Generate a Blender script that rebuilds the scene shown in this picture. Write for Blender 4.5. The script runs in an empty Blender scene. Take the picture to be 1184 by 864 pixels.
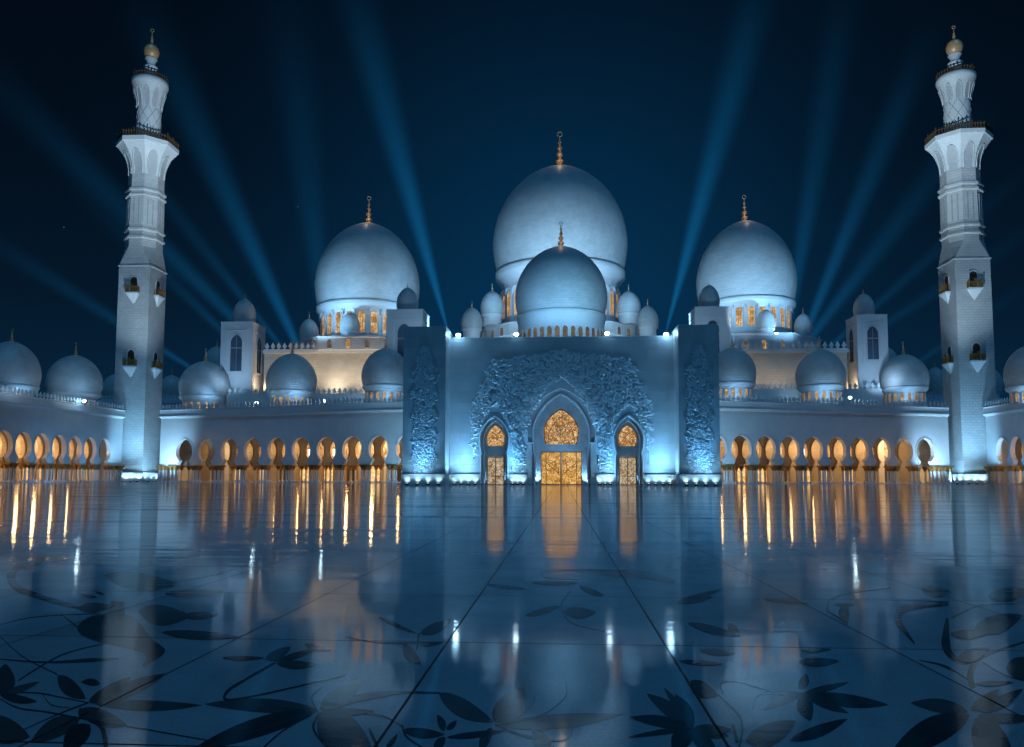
import bpy, bmesh, math, random
from mathutils import Matrix, Vector
random.seed(7)
SC = bpy.context.scene
COL = SC.collection
R = math.radians
PI = math.pi

# ------------------------------------------------------------------ camera
F, W, H = 900.0, 1184.0, 864.0
YAW, PITCH, ROLL, SHY, EYE = R(3.6), R(4.3), R(0.12), 0.0445, 1.24
cam = bpy.data.cameras.new('camera')
cam.sensor_width = 36.0
cam.lens = F / W * 36.0
cam.shift_y = SHY
cam.clip_start = 0.1
cam.clip_end = 8000
co = bpy.data.objects.new('camera', cam)
COL.objects.link(co)
CM = Matrix.Rotation(YAW, 4, 'Z') @ Matrix.Rotation(PI / 2 + PITCH, 4, 'X') @ Matrix.Rotation(ROLL, 4, 'Z')
co.matrix_world = Matrix.Translation((0, 0, EYE)) @ CM
SC.camera = co

def ray(px, py):
    return CM.to_3x3() @ Vector(((px - W / 2) / F, -(py - H / 2 - SHY * W) / F, -1.0))
def at(px, py, Y):
    d = ray(px, py); t = Y / d.y
    return Vector((d.x * t, Y, EYE + d.z * t))
def ground(px, py, z=0.0):
    d = ray(px, py); t = (z - EYE) / d.z
    return Vector((d.x * t, d.y * t, z))
def on_line(px, A, B):
    """distance along the plan line A->B where the sight line of column px meets it"""
    d = ray(px, 560); ax, ay = A; ux, uy = B[0] - A[0], B[1] - A[1]
    L = math.hypot(ux, uy); ux /= L; uy /= L
    det = d.x * (-uy) - d.y * (-ux)
    t = (ax * (-uy) - ay * (-ux)) / det
    return ((d.x * t - ax) * ux + (d.y * t - ay) * uy)

# ------------------------------------------------------------------ world, added fill sun, exposure
w = bpy.data.worlds.new('World'); SC.world = w; w.use_nodes = True
nt = w.node_tree; nt.nodes.clear()
def N(nt, t, **k):
    n = nt.nodes.new(t)
    for a, b in k.items(): setattr(n, a, b)
    return n
def math_(nt, op, a, b=None, c=None, clamp=False):
    n = nt.nodes.new('ShaderNodeMath'); n.operation = op; n.use_clamp = clamp
    for i, v in enumerate((a, b, c)):
        if v is None: continue
        if isinstance(v, (int, float)): n.inputs[i].default_value = v
        else: nt.links.new(v, n.inputs[i])
    return n.outputs[0]
tc = N(nt, 'ShaderNodeTexCoord'); sep = N(nt, 'ShaderNodeSeparateXYZ')
nt.links.new(tc.outputs['Generated'], sep.inputs[0])
ramp = N(nt, 'ShaderNodeValToRGB'); cr = ramp.color_ramp
cr.elements[0].position = 0.0; cr.elements[0].color = (.0022, .019, .046, 1)
cr.elements[1].position = 0.62; cr.elements[1].color = (.0005, .0022, .0052, 1)
for p, c in ((.08, (.0022, .017, .043)), (.2, (.0014, .0085, .021)), (.36, (.0008, .0042, .0103))):
    e = cr.elements.new(p); e.color = (*c, 1)
nt.links.new(math_(nt, 'ABSOLUTE', sep.outputs[2]), ramp.inputs[0])
# glow of the floodlit place low in the sky behind it
dotn = N(nt, 'ShaderNodeVectorMath', operation='DOT_PRODUCT')
nt.links.new(tc.outputs['Generated'], dotn.inputs[0]); dotn.inputs[1].default_value = (0.0, .975, .22)
g = math_(nt, 'POWER', math_(nt, 'MAXIMUM', dotn.outputs['Value'], 0.0), 22.0)
mixg = N(nt, 'ShaderNodeMixRGB', blend_type='ADD'); nt.links.new(g, mixg.inputs[0])
nt.links.new(ramp.outputs[0], mixg.inputs[1]); mixg.inputs[2].default_value = (.0004, .022, .060, 1)
# stars
vor = N(nt, 'ShaderNodeTexVoronoi'); vor.inputs['Scale'].default_value = 26
nt.links.new(tc.outputs['Generated'], vor.inputs[0])
sepc = N(nt, 'ShaderNodeSeparateColor'); nt.links.new(vor.outputs['Color'], sepc.inputs[0])
star = math_(nt, 'MULTIPLY', math_(nt, 'LESS_THAN', vor.outputs['Distance'], 0.028), math_(nt, 'GREATER_THAN', sepc.outputs[0], 0.72))
star = math_(nt, 'MULTIPLY', star, sepc.outputs[1])
mixs = N(nt, 'ShaderNodeMixRGB', blend_type='ADD'); nt.links.new(star, mixs.inputs[0])
nt.links.new(mixg.outputs[0], mixs.inputs[1]); mixs.inputs[2].default_value = (.05, .10, .16, 1)
bg = N(nt, 'ShaderNodeBackground'); nt.links.new(mixs.outputs[0], bg.inputs[0]); bg.inputs[1].default_value = 1.0
wo = N(nt, 'ShaderNodeOutputWorld'); nt.links.new(bg.outputs[0], wo.inputs[0])

def lamp(kind, loc, tgt, power, color, **k):
    l = bpy.data.lights.new('lamp', kind); l.energy = power; l.color = color
    for a, b in k.items(): setattr(l, a, b)
    o = bpy.data.objects.new('lamp', l); COL.objects.link(o); o.location = loc
    o.rotation_euler = (Vector(tgt) - Vector(loc)).to_track_quat('-Z', 'Y').to_euler()
    return o
FILL_SUN = bpy.data.lights.new('blue_fill_sun', 'SUN'); FILL_SUN.energy = 0.50; FILL_SUN.angle = R(7); FILL_SUN.color = (.10, .48, 1.0)  # unseen sun lamp added as overall blue fill
mo = bpy.data.objects.new('blue_fill_sun', FILL_SUN); COL.objects.link(mo)
mo.rotation_euler = Vector((-.35, 1, -2.0)).to_track_quat('-Z', 'Y').to_euler()

SC.view_settings.view_transform = 'Standard'
SC.view_settings.look = 'None'
SC.view_settings.exposure = 0.0
SC.view_settings.gamma = 1.0
cy = SC.cycles
cy.max_bounces = 7; cy.diffuse_bounces = 3; cy.glossy_bounces = 4; cy.transparent_max_bounces = 16; cy.volume_bounces = 0
cy.sample_clamp_indirect = 3.0; cy.use_denoising = True
cy.caustics_reflective = False; cy.caustics_refractive = False
cy.volume_step_rate = 1.0; cy.volume_max_steps = 64

BLUE = (.12, .48, 1.0); ICE = (.43, .78, 1.0); PALE = (.62, .85, 1.0); WARM = (1.0, .60, .25); CREAM = (1.0, .80, .56)

# ------------------------------------------------------------------ materials
def mat(name, col=(.7, .7, .7), rough=.5, metal=0., bump=0., bscale=4., var=0., emit=None, es=0., spec=.5, stretch=(1, 1, 1)):
    m = bpy.data.materials.new(name); m.use_nodes = True
    t = m.node_tree; b = t.nodes['Principled BSDF']
    b.inputs['Roughness'].default_value = rough; b.inputs['Metallic'].default_value = metal
    b.inputs['Specular IOR Level'].default_value = spec
    b.inputs['Base Color'].default_value = (*col, 1)
    geo = N(t, 'ShaderNodeNewGeometry')
    mp = N(t, 'ShaderNodeMapping'); mp.inputs['Scale'].default_value = stretch
    t.links.new(geo.outputs['Position'], mp.inputs[0])
    if var or bump:
        n = N(t, 'ShaderNodeTexNoise'); n.inputs['Scale'].default_value = bscale; n.inputs['Detail'].default_value = 6
        t.links.new(mp.outputs[0], n.inputs[0])
        if var:
            n2 = N(t, 'ShaderNodeTexNoise'); n2.inputs['Scale'].default_value = bscale * .12; n2.inputs['Detail'].default_value = 5
            t.links.new(mp.outputs[0], n2.inputs[0])
            s = math_(t, 'ADD', math_(t, 'MULTIPLY', n.outputs[0], .4), math_(t, 'MULTIPLY', n2.outputs[0], .6))
            r = N(t, 'ShaderNodeValToRGB'); r.color_ramp.elements[0].position = .3; r.color_ramp.elements[1].position = .7
            r.color_ramp.elements[0].color = (*[c * (1 - var) for c in col], 1)
            r.color_ramp.elements[1].color = (*[min(1, c * (1 + var)) for c in col], 1)
            t.links.new(s, r.inputs[0]); t.links.new(r.outputs[0], b.inputs['Base Color'])
        if bump:
            bp = N(t, 'ShaderNodeBump'); bp.inputs['Distance'].default_value = bump; bp.inputs['Strength'].default_value = 1
            t.links.new(n.outputs[0], bp.inputs['Height']); t.links.new(bp.outputs[0], b.inputs['Normal'])
    if emit:
        b.inputs['Emission Color'].default_value = (*emit, 1); b.inputs['Emission Strength'].default_value = es
    return m

def masonry(name, col, bw, bh, mort=.03, dark=.75, rough=.55):
    """stone blocks: thin joints and a little tone from block to block"""
    m = mat(name, col, rough)
    t = m.node_tree; b = t.nodes['Principled BSDF']
    geo = N(t, 'ShaderNodeNewGeometry'); sp = N(t, 'ShaderNodeSeparateXYZ'); t.links.new(geo.outputs['Position'], sp.inputs[0])
    cb = N(t, 'ShaderNodeCombineXYZ')
    t.links.new(math_(t, 'ADD', sp.outputs[0], sp.outputs[1]), cb.inputs[0]); t.links.new(sp.outputs[2], cb.inputs[1])
    br = N(t, 'ShaderNodeTexBrick'); br.inputs['Scale'].default_value = 1
    br.inputs['Brick Width'].default_value = bw; br.inputs['Row Height'].default_value = bh; br.inputs['Mortar Size'].default_value = mort
    br.inputs['Mortar Smooth'].default_value = .3
    br.inputs['Color1'].default_value = (*col, 1); br.inputs['Color2'].default_value = (*[c * .9 for c in col], 1)
    br.inputs['Mortar'].default_value = (*[c * dark for c in col], 1)
    t.links.new(cb.outputs[0], br.inputs[0])
    n = N(t, 'ShaderNodeTexNoise'); n.inputs['Scale'].default_value = .35; n.inputs['Detail'].default_value = 8
    t.links.new(geo.outputs['Position'], n.inputs[0])
    mx = N(t, 'ShaderNodeMixRGB', blend_type='MULTIPLY'); mx.inputs[0].default_value = .35
    t.links.new(br.outputs[0], mx.inputs[1]); t.links.new(n.outputs[0], mx.inputs[2])
    t.links.new(mx.outputs[0], b.inputs['Base Color'])
    bp = N(t, 'ShaderNodeBump'); bp.inputs['Distance'].default_value = .03; bp.invert = True
    t.links.new(br.outputs['Fac'], bp.inputs['Height']); t.links.new(bp.outputs[0], b.inputs['Normal'])
    return m

def glass_mat(name, dark, mid, bright, scale, strength, line=.06):
    """backlit ornamental glass: a lattice of leading in front of amber light"""
    m = bpy.data.materials.new(name); m.use_nodes = True
    t = m.node_tree; b = t.nodes['Principled BSDF']
    geo = N(t, 'ShaderNodeNewGeometry')
    v = N(t, 'ShaderNodeTexVoronoi'); v.feature = 'DISTANCE_TO_EDGE'; v.inputs['Scale'].default_value = scale
    v2 = N(t, 'ShaderNodeTexVoronoi'); v2.inputs['Scale'].default_value = scale
    n = N(t, 'ShaderNodeTexNoise'); n.inputs['Scale'].default_value = scale * .22; n.inputs['Detail'].default_value = 3
    for q in (v, v2, n): t.links.new(geo.outputs['Position'], q.inputs[0])
    sc_ = N(t, 'ShaderNodeSeparateColor'); t.links.new(v2.outputs['Color'], sc_.inputs[0])
    f = math_(t, 'ADD', math_(t, 'MULTIPLY', sc_.outputs[0], .45), math_(t, 'MULTIPLY', n.outputs[0], .75))
    r = N(t, 'ShaderNodeValToRGB'); e = r.color_ramp.elements
    e[0].position = .22; e[0].color = (*dark, 1); e[1].position = .85; e[1].color = (*bright, 1)
    x = r.color_ramp.elements.new(.5); x.color = (*mid, 1)
    t.links.new(f, r.inputs[0])
    ed = math_(t, 'MULTIPLY', v.outputs['Distance'], 1 / line, clamp=True)
    mx = N(t, 'ShaderNodeMixRGB', blend_type='MULTIPLY'); mx.inputs[0].default_value = .85
    t.links.new(r.outputs[0], mx.inputs[1]); t.links.new(ed, mx.inputs[2])
    t.links.new(mx.outputs[0], b.inputs['Emission Color']); b.inputs['Emission Strength'].default_value = strength
    b.inputs['Base Color'].default_value = (.05, .03, .02, 1); b.inputs['Roughness'].default_value = .2
    return m

M = {
 'marble': masonry('white_marble_blocks', (.74, .74, .75), 2.2, .9, .025, .86),
 'marble_fine': mat('polished_white_marble', (.74, .75, .77), .38, var=.08, bump=.015, bscale=2.5),
 'minaret': masonry('minaret_stone_courses', (.70, .70, .71), 1.3, .62, .045, .72),
 'dome': masonry('dome_mosaic', (.76, .77, .78), 1.1, .5, .025, .86, .46),
 'relief': mat('carved_marble', (.84, .86, .88), .45, bump=.02, bscale=5),
 'portal': masonry('portal_marble_panels', (.70, .72, .74), 3.4, 1.7, .018, .90, .42),
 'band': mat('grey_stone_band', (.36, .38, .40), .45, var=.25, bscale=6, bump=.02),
 'groove': mat('dark_joint', (.04, .05, .07), .6),
 'gold': mat('gold_leaf', (.92, .52, .27), .45, .25, var=.15, bscale=3),
 'bronze': mat('dark_bronze', (.20, .11, .05), .45, .7, var=.4, bscale=5),
 'capital': mat('gilded_capital', (.36, .19, .06), .5, .5, var=.45, bscale=6, bump=.03),
 'column': mat('column_marble', (.75, .76, .78), .25, var=.06, bscale=3),
 'inner': masonry('warm_arcade_stone', (.52, .45, .37), 1.5, .75, .04, .7, .6),
 'black': mat('black_metal', (.03, .03, .035), .45, .5),
 'lens': mat('floodlight_lens', (.9, .95, 1), .3, emit=(.75, .92, 1), es=16),
 'uplens': mat('uplight_lens', (.9, .95, 1), .3, emit=(.75, .92, 1), es=5),
 'lantern': mat('lantern_glass', (.9, .8, .6), .3, emit=(1, .80, .50), es=3.2),
 'door_wood': mat('dark_wood', (.05, .035, .025), .5, var=.3, bscale=3),  # very dark brown wood for doors
 'glass': glass_mat('amber_leaded_glass', (.10, .035, .006), (.50, .22, .055), (1.0, .66, .32), 4.2, 1.0, .10),
 'arcadeglass': glass_mat('amber_arcade_glass', (.30, .12, .02), (.85, .45, .12), (1.0, .75, .40), 3.0, 1.35, .09),
 'doorglass': glass_mat('amber_door_glass', (.25, .09, .008), (.60, .27, .04), (1.0, .62, .22), 5.0, 1.05, .09),
 'bluedoor': glass_mat('side_door_glass', (.10, .06, .03), (.42, .26, .12), (.80, .68, .50), 5.0, .9, .09),
 'drumglass': glass_mat('drum_window_glass', (.20, .08, .015), (.62, .32, .10), (1.0, .66, .30), 1.3, .95),
 'dimglass': glass_mat('dim_window_glass', (.05, .045, .045), (.14, .11, .09), (.32, .26, .2), 2.0, .8),
 'innerglass': glass_mat('lit_round_window', (.70, .34, .09), (.95, .55, .20), (1.0, .75, .42), 1.6, 1.1),
 'blueglass': mat('dark_blue_glass', (.08, .12, .17), .22, var=.4, bscale=1.5),  # dark blue glass colour with random tone
}

# ------------------------------------------------------------------ mesh helpers
WM = {}
def setprops(o, label=None, cat=None, group=None, kind=None):
    for k, v in (('label', label), ('category', cat), ('group', group), ('kind', kind)):
        if v: o[k] = v
    return o
def place(o, parent, mtx):
    COL.objects.link(o)
    if parent is not None:
        o.parent = parent; o.matrix_basis = WM[parent].inverted() @ mtx
    else:
        o.matrix_basis = mtx
    WM[o] = mtx.copy(); return o
def thing(name, loc, label, cat, group=None, mtx=None):
    o = bpy.data.objects.new(name, None); o.empty_display_size = .5
    place(o, None, mtx if mtx is not None else Matrix.Translation(loc))
    return setprops(o, label, cat, group)

class MB:
    """collects shapes in a frame T and links them as one mesh object"""
    def __init__(s, T=None): s.v = []; s.f = []; s.sm = []; s.T = T or Matrix()
    def add(s, vs, fs, smooth=False):
        b = len(s.v); s.v += [Vector(p) for p in vs]
        s.f += [tuple(b + i for i in f) for f in fs]; s.sm += [smooth] * len(fs); return s
    def box(s, x0, x1, y0, y1, z0, z1, ch=0.0):
        vs = [(x, y, z) for z in (z0, z1) for y in (y0, y1) for x in (x0, x1)]
        return s.add(vs, [(0, 2, 3, 1), (4, 5, 7, 6), (0, 1, 5, 4), (2, 6, 7, 3), (0, 4, 6, 2), (1, 3, 7, 5)])
    def lathe(s, prof, n=48, c=(0, 0, 0), rot=0., smooth=True, cap=True):
        vs = []; fs = []
        for r, z in prof:
            for k in range(n):
                a = rot + 2 * PI * k / n; vs.append((c[0] + r * math.cos(a), c[1] + r * math.sin(a), c[2] + z))
        for i in range(len(prof) - 1):
            for k in range(n):
                k2 = (k + 1) % n; fs.append((i * n + k, i * n + k2, (i + 1) * n + k2, (i + 1) * n + k))
        s.add(vs, fs, smooth)
        if cap:
            s.add(vs[:n], [tuple(range(n - 1, -1, -1))]); s.add(vs[-n:], [tuple(range(n))])
        return s
    def prism(s, poly, y0, y1):
        """poly in (x,z), extruded from y0 (front) to y1"""
        n = len(poly)
        vs = [(x, y0, z) for x, z in poly] + [(x, y1, z) for x, z in poly]
        fs = [tuple(range(n)), tuple(range(2 * n - 1, n - 1, -1))] + [(i, i + n, (i + 1) % n + n, (i + 1) % n) for i in range(n)]
        return s.add(vs, fs)
    def strip(s, path, wdt, y0, y1, closed=False):
        """raised band along an (x,z) path, outside of it by wdt"""
        n = len(path); out = []
        for i, p in enumerate(path):
            a = path[max(i - 1, 0)]; b = path[min(i + 1, n - 1)]
            dx, dz = b[0] - a[0], b[1] - a[1]; L = math.hypot(dx, dz) or 1
            out.append((p[0] - dz / L * wdt, p[1] + dx / L * wdt))
        for i in range(n - 1):
            s.prism([path[i], out[i], out[i + 1], path[i + 1]], y0, y1)
        return s
    def tube(s, pts, r, n=8):
        pts = [Vector(p) for p in pts]
        rs = r if isinstance(r, (list, tuple)) else [r] * len(pts)
        vs = []; fs = []
        for i, p in enumerate(pts):
            d = (pts[min(i + 1, len(pts) - 1)] - pts[max(i - 1, 0)]).normalized()
            a = d.orthogonal().normalized(); b = d.cross(a)
            for k in range(n):
                t = 2 * PI * k / n; vs.append(p + (a * math.cos(t) + b * math.sin(t)) * rs[i])
        for i in range(len(pts) - 1):
            for k in range(n): fs.append((i * n + k, i * n + (k + 1) % n, (i + 1) * n + (k + 1) % n, (i + 1) * n + k))
        fs += [tuple(range(n - 1, -1, -1)), tuple(range((len(pts) - 1) * n, len(pts) * n))]
        return s.add(vs, fs, True)
    def torus(s, c, R1, r1, n=20, m=8, frm=None):
        vs = []; fs = []
        for i in range(n):
            a = 2 * PI * i / n
            for j in range(m):
                b = 2 * PI * j / m; q = R1 + r1 * math.cos(b)
                vs.append((c[0] + q * math.cos(a), c[1] + r1 * math.sin(b), c[2] + q * math.sin(a)))
        for i in range(n):
            for j in range(m): fs.append((i * m + j, ((i + 1) % n) * m + j, ((i + 1) % n) * m + (j + 1) % m, i * m + (j + 1) % m))
        return s.add(vs, fs, True)
    def mesh(s, name, m, fix=True):
        me = bpy.data.meshes.new(name)
        me.from_pydata([tuple(v) for v in s.v], [], s.f)
        me.polygons.foreach_set('use_smooth', s.sm)
        if m: me.materials.append(m)
        if fix:
            bm = bmesh.new(); bm.from_mesh(me); bmesh.ops.recalc_face_normals(bm, faces=bm.faces); bm.to_mesh(me); bm.free()
        me.update(); return me
    def build(s, name, m, parent=None, T=None, bevel=0.):
        """vertices are in frame T (a world matrix)"""
        T = T if T is not None else s.T
        o = bpy.data.objects.new(name, s.mesh(name, m)); place(o, parent, T)
        if bevel:
            b = o.modifiers.new('bevel', 'BEVEL'); b.width = bevel; b.segments = 2; b.limit_method = 'ANGLE'
        return o

def keyhole(hw, ztop, zneck, hwneck, hwbase, zbase, n=26, point=1.0):
    """half outline of a pointed horseshoe arch, bottom left to apex; x negative"""
    tab = [(0, None), (.06, .80), (.14, .91), (.26, .985), (.42, 1.0), (.55, .975), (.67, .90), (.77, .79), (.86, .63), (.925, .46), (.97, .28), (1, 0)]
    if point > 1: tab[5:] = [(.50, .965), (.60, .885), (.70, .765), (.79, .62), (.87, .45), (.935, .26), (.975, .115), (1, 0)]
    q0 = hwneck / hw
    tab[0] = (0, q0); tab[1] = (.06, q0 + (1 - q0) * .35); tab[2] = (.14, q0 + (1 - q0) * .68)
    tab[3] = (.26, q0 + (1 - q0) * .94)
    pts = [(-hwbase, zbase)]
    if zneck - zbase > 1.5: pts.append((-hwbase, zneck - .35))
    elif zneck - zbase > .5:
        for q in (.25, .5, .75): pts.append((-(hwbase + (hwneck - hwbase) * q ** .7), zbase + (zneck - zbase) * q))
    for i in range(n + 1):
        t = i / n
        for (a, va), (b, vb) in zip(tab, tab[1:]):
            if a <= t <= b: q = va + (vb - va) * (t - a) / (b - a); break
        pts.append((-hw * q, zneck + (ztop - zneck) * t))
    return pts
def full(half): return half + [(-x, z) for x, z in half[-2::-1]]
def archpoly(hw, h, n=10, pointed=.15):
    """simple upright arched window outline, base at z=0, closed polygon"""
    pts = [(-hw, 0), (-hw, h - hw * 1.15)]
    for i in range(1, n):
        a = PI - PI * i / n; pts.append((hw * math.cos(a), h - hw * 1.15 + hw * math.sin(a) * (1 + pointed * math.sin(a) ** 3)))
    return pts + [(hw, h - hw * 1.15), (hw, 0)]

MERLON = [(-.34, 0), (-.34, .16), (-.16, .30), (-.16, .40), (-.36, .62), (-.38, .82), (-.24, 1.08), (0, 1.5),
          (.24, 1.08), (.38, .82), (.36, .62), (.16, .40), (.16, .30), (.34, .16), (.34, 0)]
def merlons(mb, A, B, z, pitch, s):
    """row of leaf-shaped merlons from plan point A to B"""
    A = Vector(A); B = Vector(B); d = (B - A); L = d.length; d.normalize(); nn = max(1, int(L / pitch)); p = L / nn
    nrm = Vector((-d.y, d.x))
    for i in range(nn):
        c = A + d * (p * (i + .5)); vs = []
        for off in (-.11 * s, .11 * s):
            for x, zz in MERLON: q = c + d * (x * s) + nrm * off; vs.append((q.x, q.y, z + zz * s))
        n = len(MERLON)
        mb.add(vs, [tuple(range(n)), tuple(range(2 * n - 1, n - 1, -1))] + [(k, k + n, (k + 1) % n + n, (k + 1) % n) for k in range(n)])
    q = nrm * .16 * s
    a0, a1, b0, b1 = A - q, A + q, B - q, B + q
    mb.add([(a0.x, a0.y, z - .02), (a1.x, a1.y, z - .02), (b1.x, b1.y, z - .02), (b0.x, b0.y, z - .02),
            (a0.x, a0.y, z + .18 * s), (a1.x, a1.y, z + .18 * s), (b1.x, b1.y, z + .18 * s), (b0.x, b0.y, z + .18 * s)],
           [(0, 1, 2, 3), (4, 5, 6, 7), (0, 1, 5, 4), (2, 3, 7, 6), (0, 3, 7, 4), (1, 2, 6, 5)])
    return mb

# ------------------------------------------------------------------ domes
def finial(parent, c, h, r=.10, name='finial'):
    T = Matrix.Translation(c); mb = MB(T)
    P = [(1.5, 0), (1.5, .02), (.75, .07), (.6, .10), (.95, .14), (1.0, .17), (.9, .21), (.42, .25), (.42, .30), (.75, .34), (.78, .37),
         (.65, .41), (.34, .44), (.34, .49), (.58, .53), (.58, .56), (.28, .60), (.26, .66), (.42, .69), (.40, .72), (.18, .75), (.14, .84), (.05, .86)]
    mb.lathe([(a * r * h, b * h) for a, b in P], 14)
    mb.torus((0, 0, .93 * h), .062 * h, .016 * h, 18, 6)
    return mb.build(name, M['gold'], parent)

DPROF = []
for i in range(41):
    t = i / 40
    if t < .26: q = 1 - .065 * ((.26 - t) / .26) ** 1.8
    else:
        u = (t - .26) / .74; q = max(0, 1 - u ** 1.95) ** .56
    DPROF.append((max(q, .012), t))
def dome_shell(parent, c, Rd, Hd, n=64, m='dome', cap=True, fin=0., finr=.1, name='dome'):
    T = Matrix.Translation(c); mb = MB(T)
    pr = [(Rd * .90, -.02 * Rd), (Rd * .965, -.02 * Rd), (Rd * .965, .035 * Rd), (Rd * .935, .045 * Rd)] + [(q * Rd, .05 * Rd + t * (Hd - .05 * Rd)) for q, t in DPROF]
    mb.lathe(pr, n)
    d = mb.build(name, M[m], parent)
    if fin:
        c2 = Vector(c) + Vector((0, 0, Hd - .012 * Rd))
        if cap:
            MB(Matrix.Translation(c2)).lathe([(Rd * .24, -.06 * Rd), (Rd * .245, -.035 * Rd), (Rd * .17, -.005 * Rd), (Rd * .06, .012 * Rd)], 32).build('cap', M['gold'] if Rd < 9 else M[m], d)
        finial(d, c2, fin, finr)
        if Rd > 9: lamp('POINT', c2 + Vector((0, -fin * .45, fin * .25)), c2, 2.0 * fin * fin, (1, .78, .56), shadow_soft_size=.2)  # warm point lamp added to brighten the finial
    return d
def window(parent, c, ang, hw, h, glass='drumglass', frame='marble_fine', fw=None, hood=False, name='window'):
    """arched window standing on plan point c facing direction ang (0 = towards -y)"""
    T = Matrix.Translation(c) @ Matrix.Rotation(ang, 4, 'Z')
    fw = fw or hw * .28
    ap = archpoly(hw, h)
    mb = MB(T); mb.strip(ap, fw, -.16, .1)
    mb.box(-hw - fw, hw + fw, -.20, .1, -.18 * hw - .1, -.02)
    f = mb.build(name + '_frame' if False else name, M[frame], parent)
    g = MB(T); g.prism(archpoly(hw * 1.02, h * 1.005), -.045, .02)
    g.build('pane', M[glass], f)
    g = MB(T)
    for x in (-.33, .33): g.box(x * hw * 1 - .03 * hw - .02, x * hw + .03 * hw + .02, -.10, -.05, 0, h - hw * .5)
    for z in (.25, .5, .7): g.box(-hw, hw, -.11, -.04, h * z - .04, h * z + .03)
    g.build('glazing_bar', M['bronze'], f)
    if hood:
        hp = [(hw * 1.75 * math.cos(PI - PI * i / 12), h - hw * .9 + hw * 2.1 * math.sin(PI * i / 12)) for i in range(13)]
        MB(T).strip(hp, hw * .30, -.62, .1).build('hood', M['marble_fine'], f)
    return f
def ring_of_windows(parent, cx, cyy, z, r, n, hw, h, half=105, **k):
    for i in range(n):
        a = -PI + 2 * PI * (i + .5) / n
        if abs(math.degrees(a)) > half: continue
        window(parent, (cx + math.sin(a) * r, cyy - math.cos(a) * r, z), a, hw, h, **k)

def dpx(cx, ytop, yrim, rpx, Y):
    """dome size and place from its outline at depth Y"""
    c = at(cx, yrim, Y); Rd = (at(cx + rpx, yrim, Y) - at(cx - rpx, yrim, Y)).x / 2
    zr = at(cx, yrim, Y - Rd * .9).z; zt = at(cx, ytop, Y).z
    return c.x, Y, zr, Rd, zt - zr

def small_dome(root, cx, ytop, yrim, rpx, Y, zbase, fin_px=0, nwin=0, wing=False, glass='drumglass'):
    x, y, zr, Rd, Hd = dpx(cx, ytop, yrim, rpx, Y)
    fh = (at(cx, ytop - fin_px, Y).z - at(cx, ytop, Y).z) if fin_px else 0
    d = dome_shell(root, (x, y, zr), Rd, Hd, 48, fin=fh, finr=.13)
    mb = MB(Matrix.Translation((x, y, zbase)))
    hh = zr - zbase
    mb.lathe([(Rd * .80, 0), (Rd * .80, hh - .22 * Rd), (Rd * .84, hh - .17 * Rd), (Rd * .93, hh - .10 * Rd), (Rd * .95, hh - .02 * Rd)], 48)
    dr = mb.build('drum', M['marble_fine'], root)
    if nwin:
        ring_of_windows(root, x, y, zbase + .15 if not wing else zr - .62 * Rd, Rd * .80, nwin, Rd * .062, .36 * Rd, half=100, glass=glass, name='drum_window')
    return x, y, zr, Rd, Hd

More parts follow.
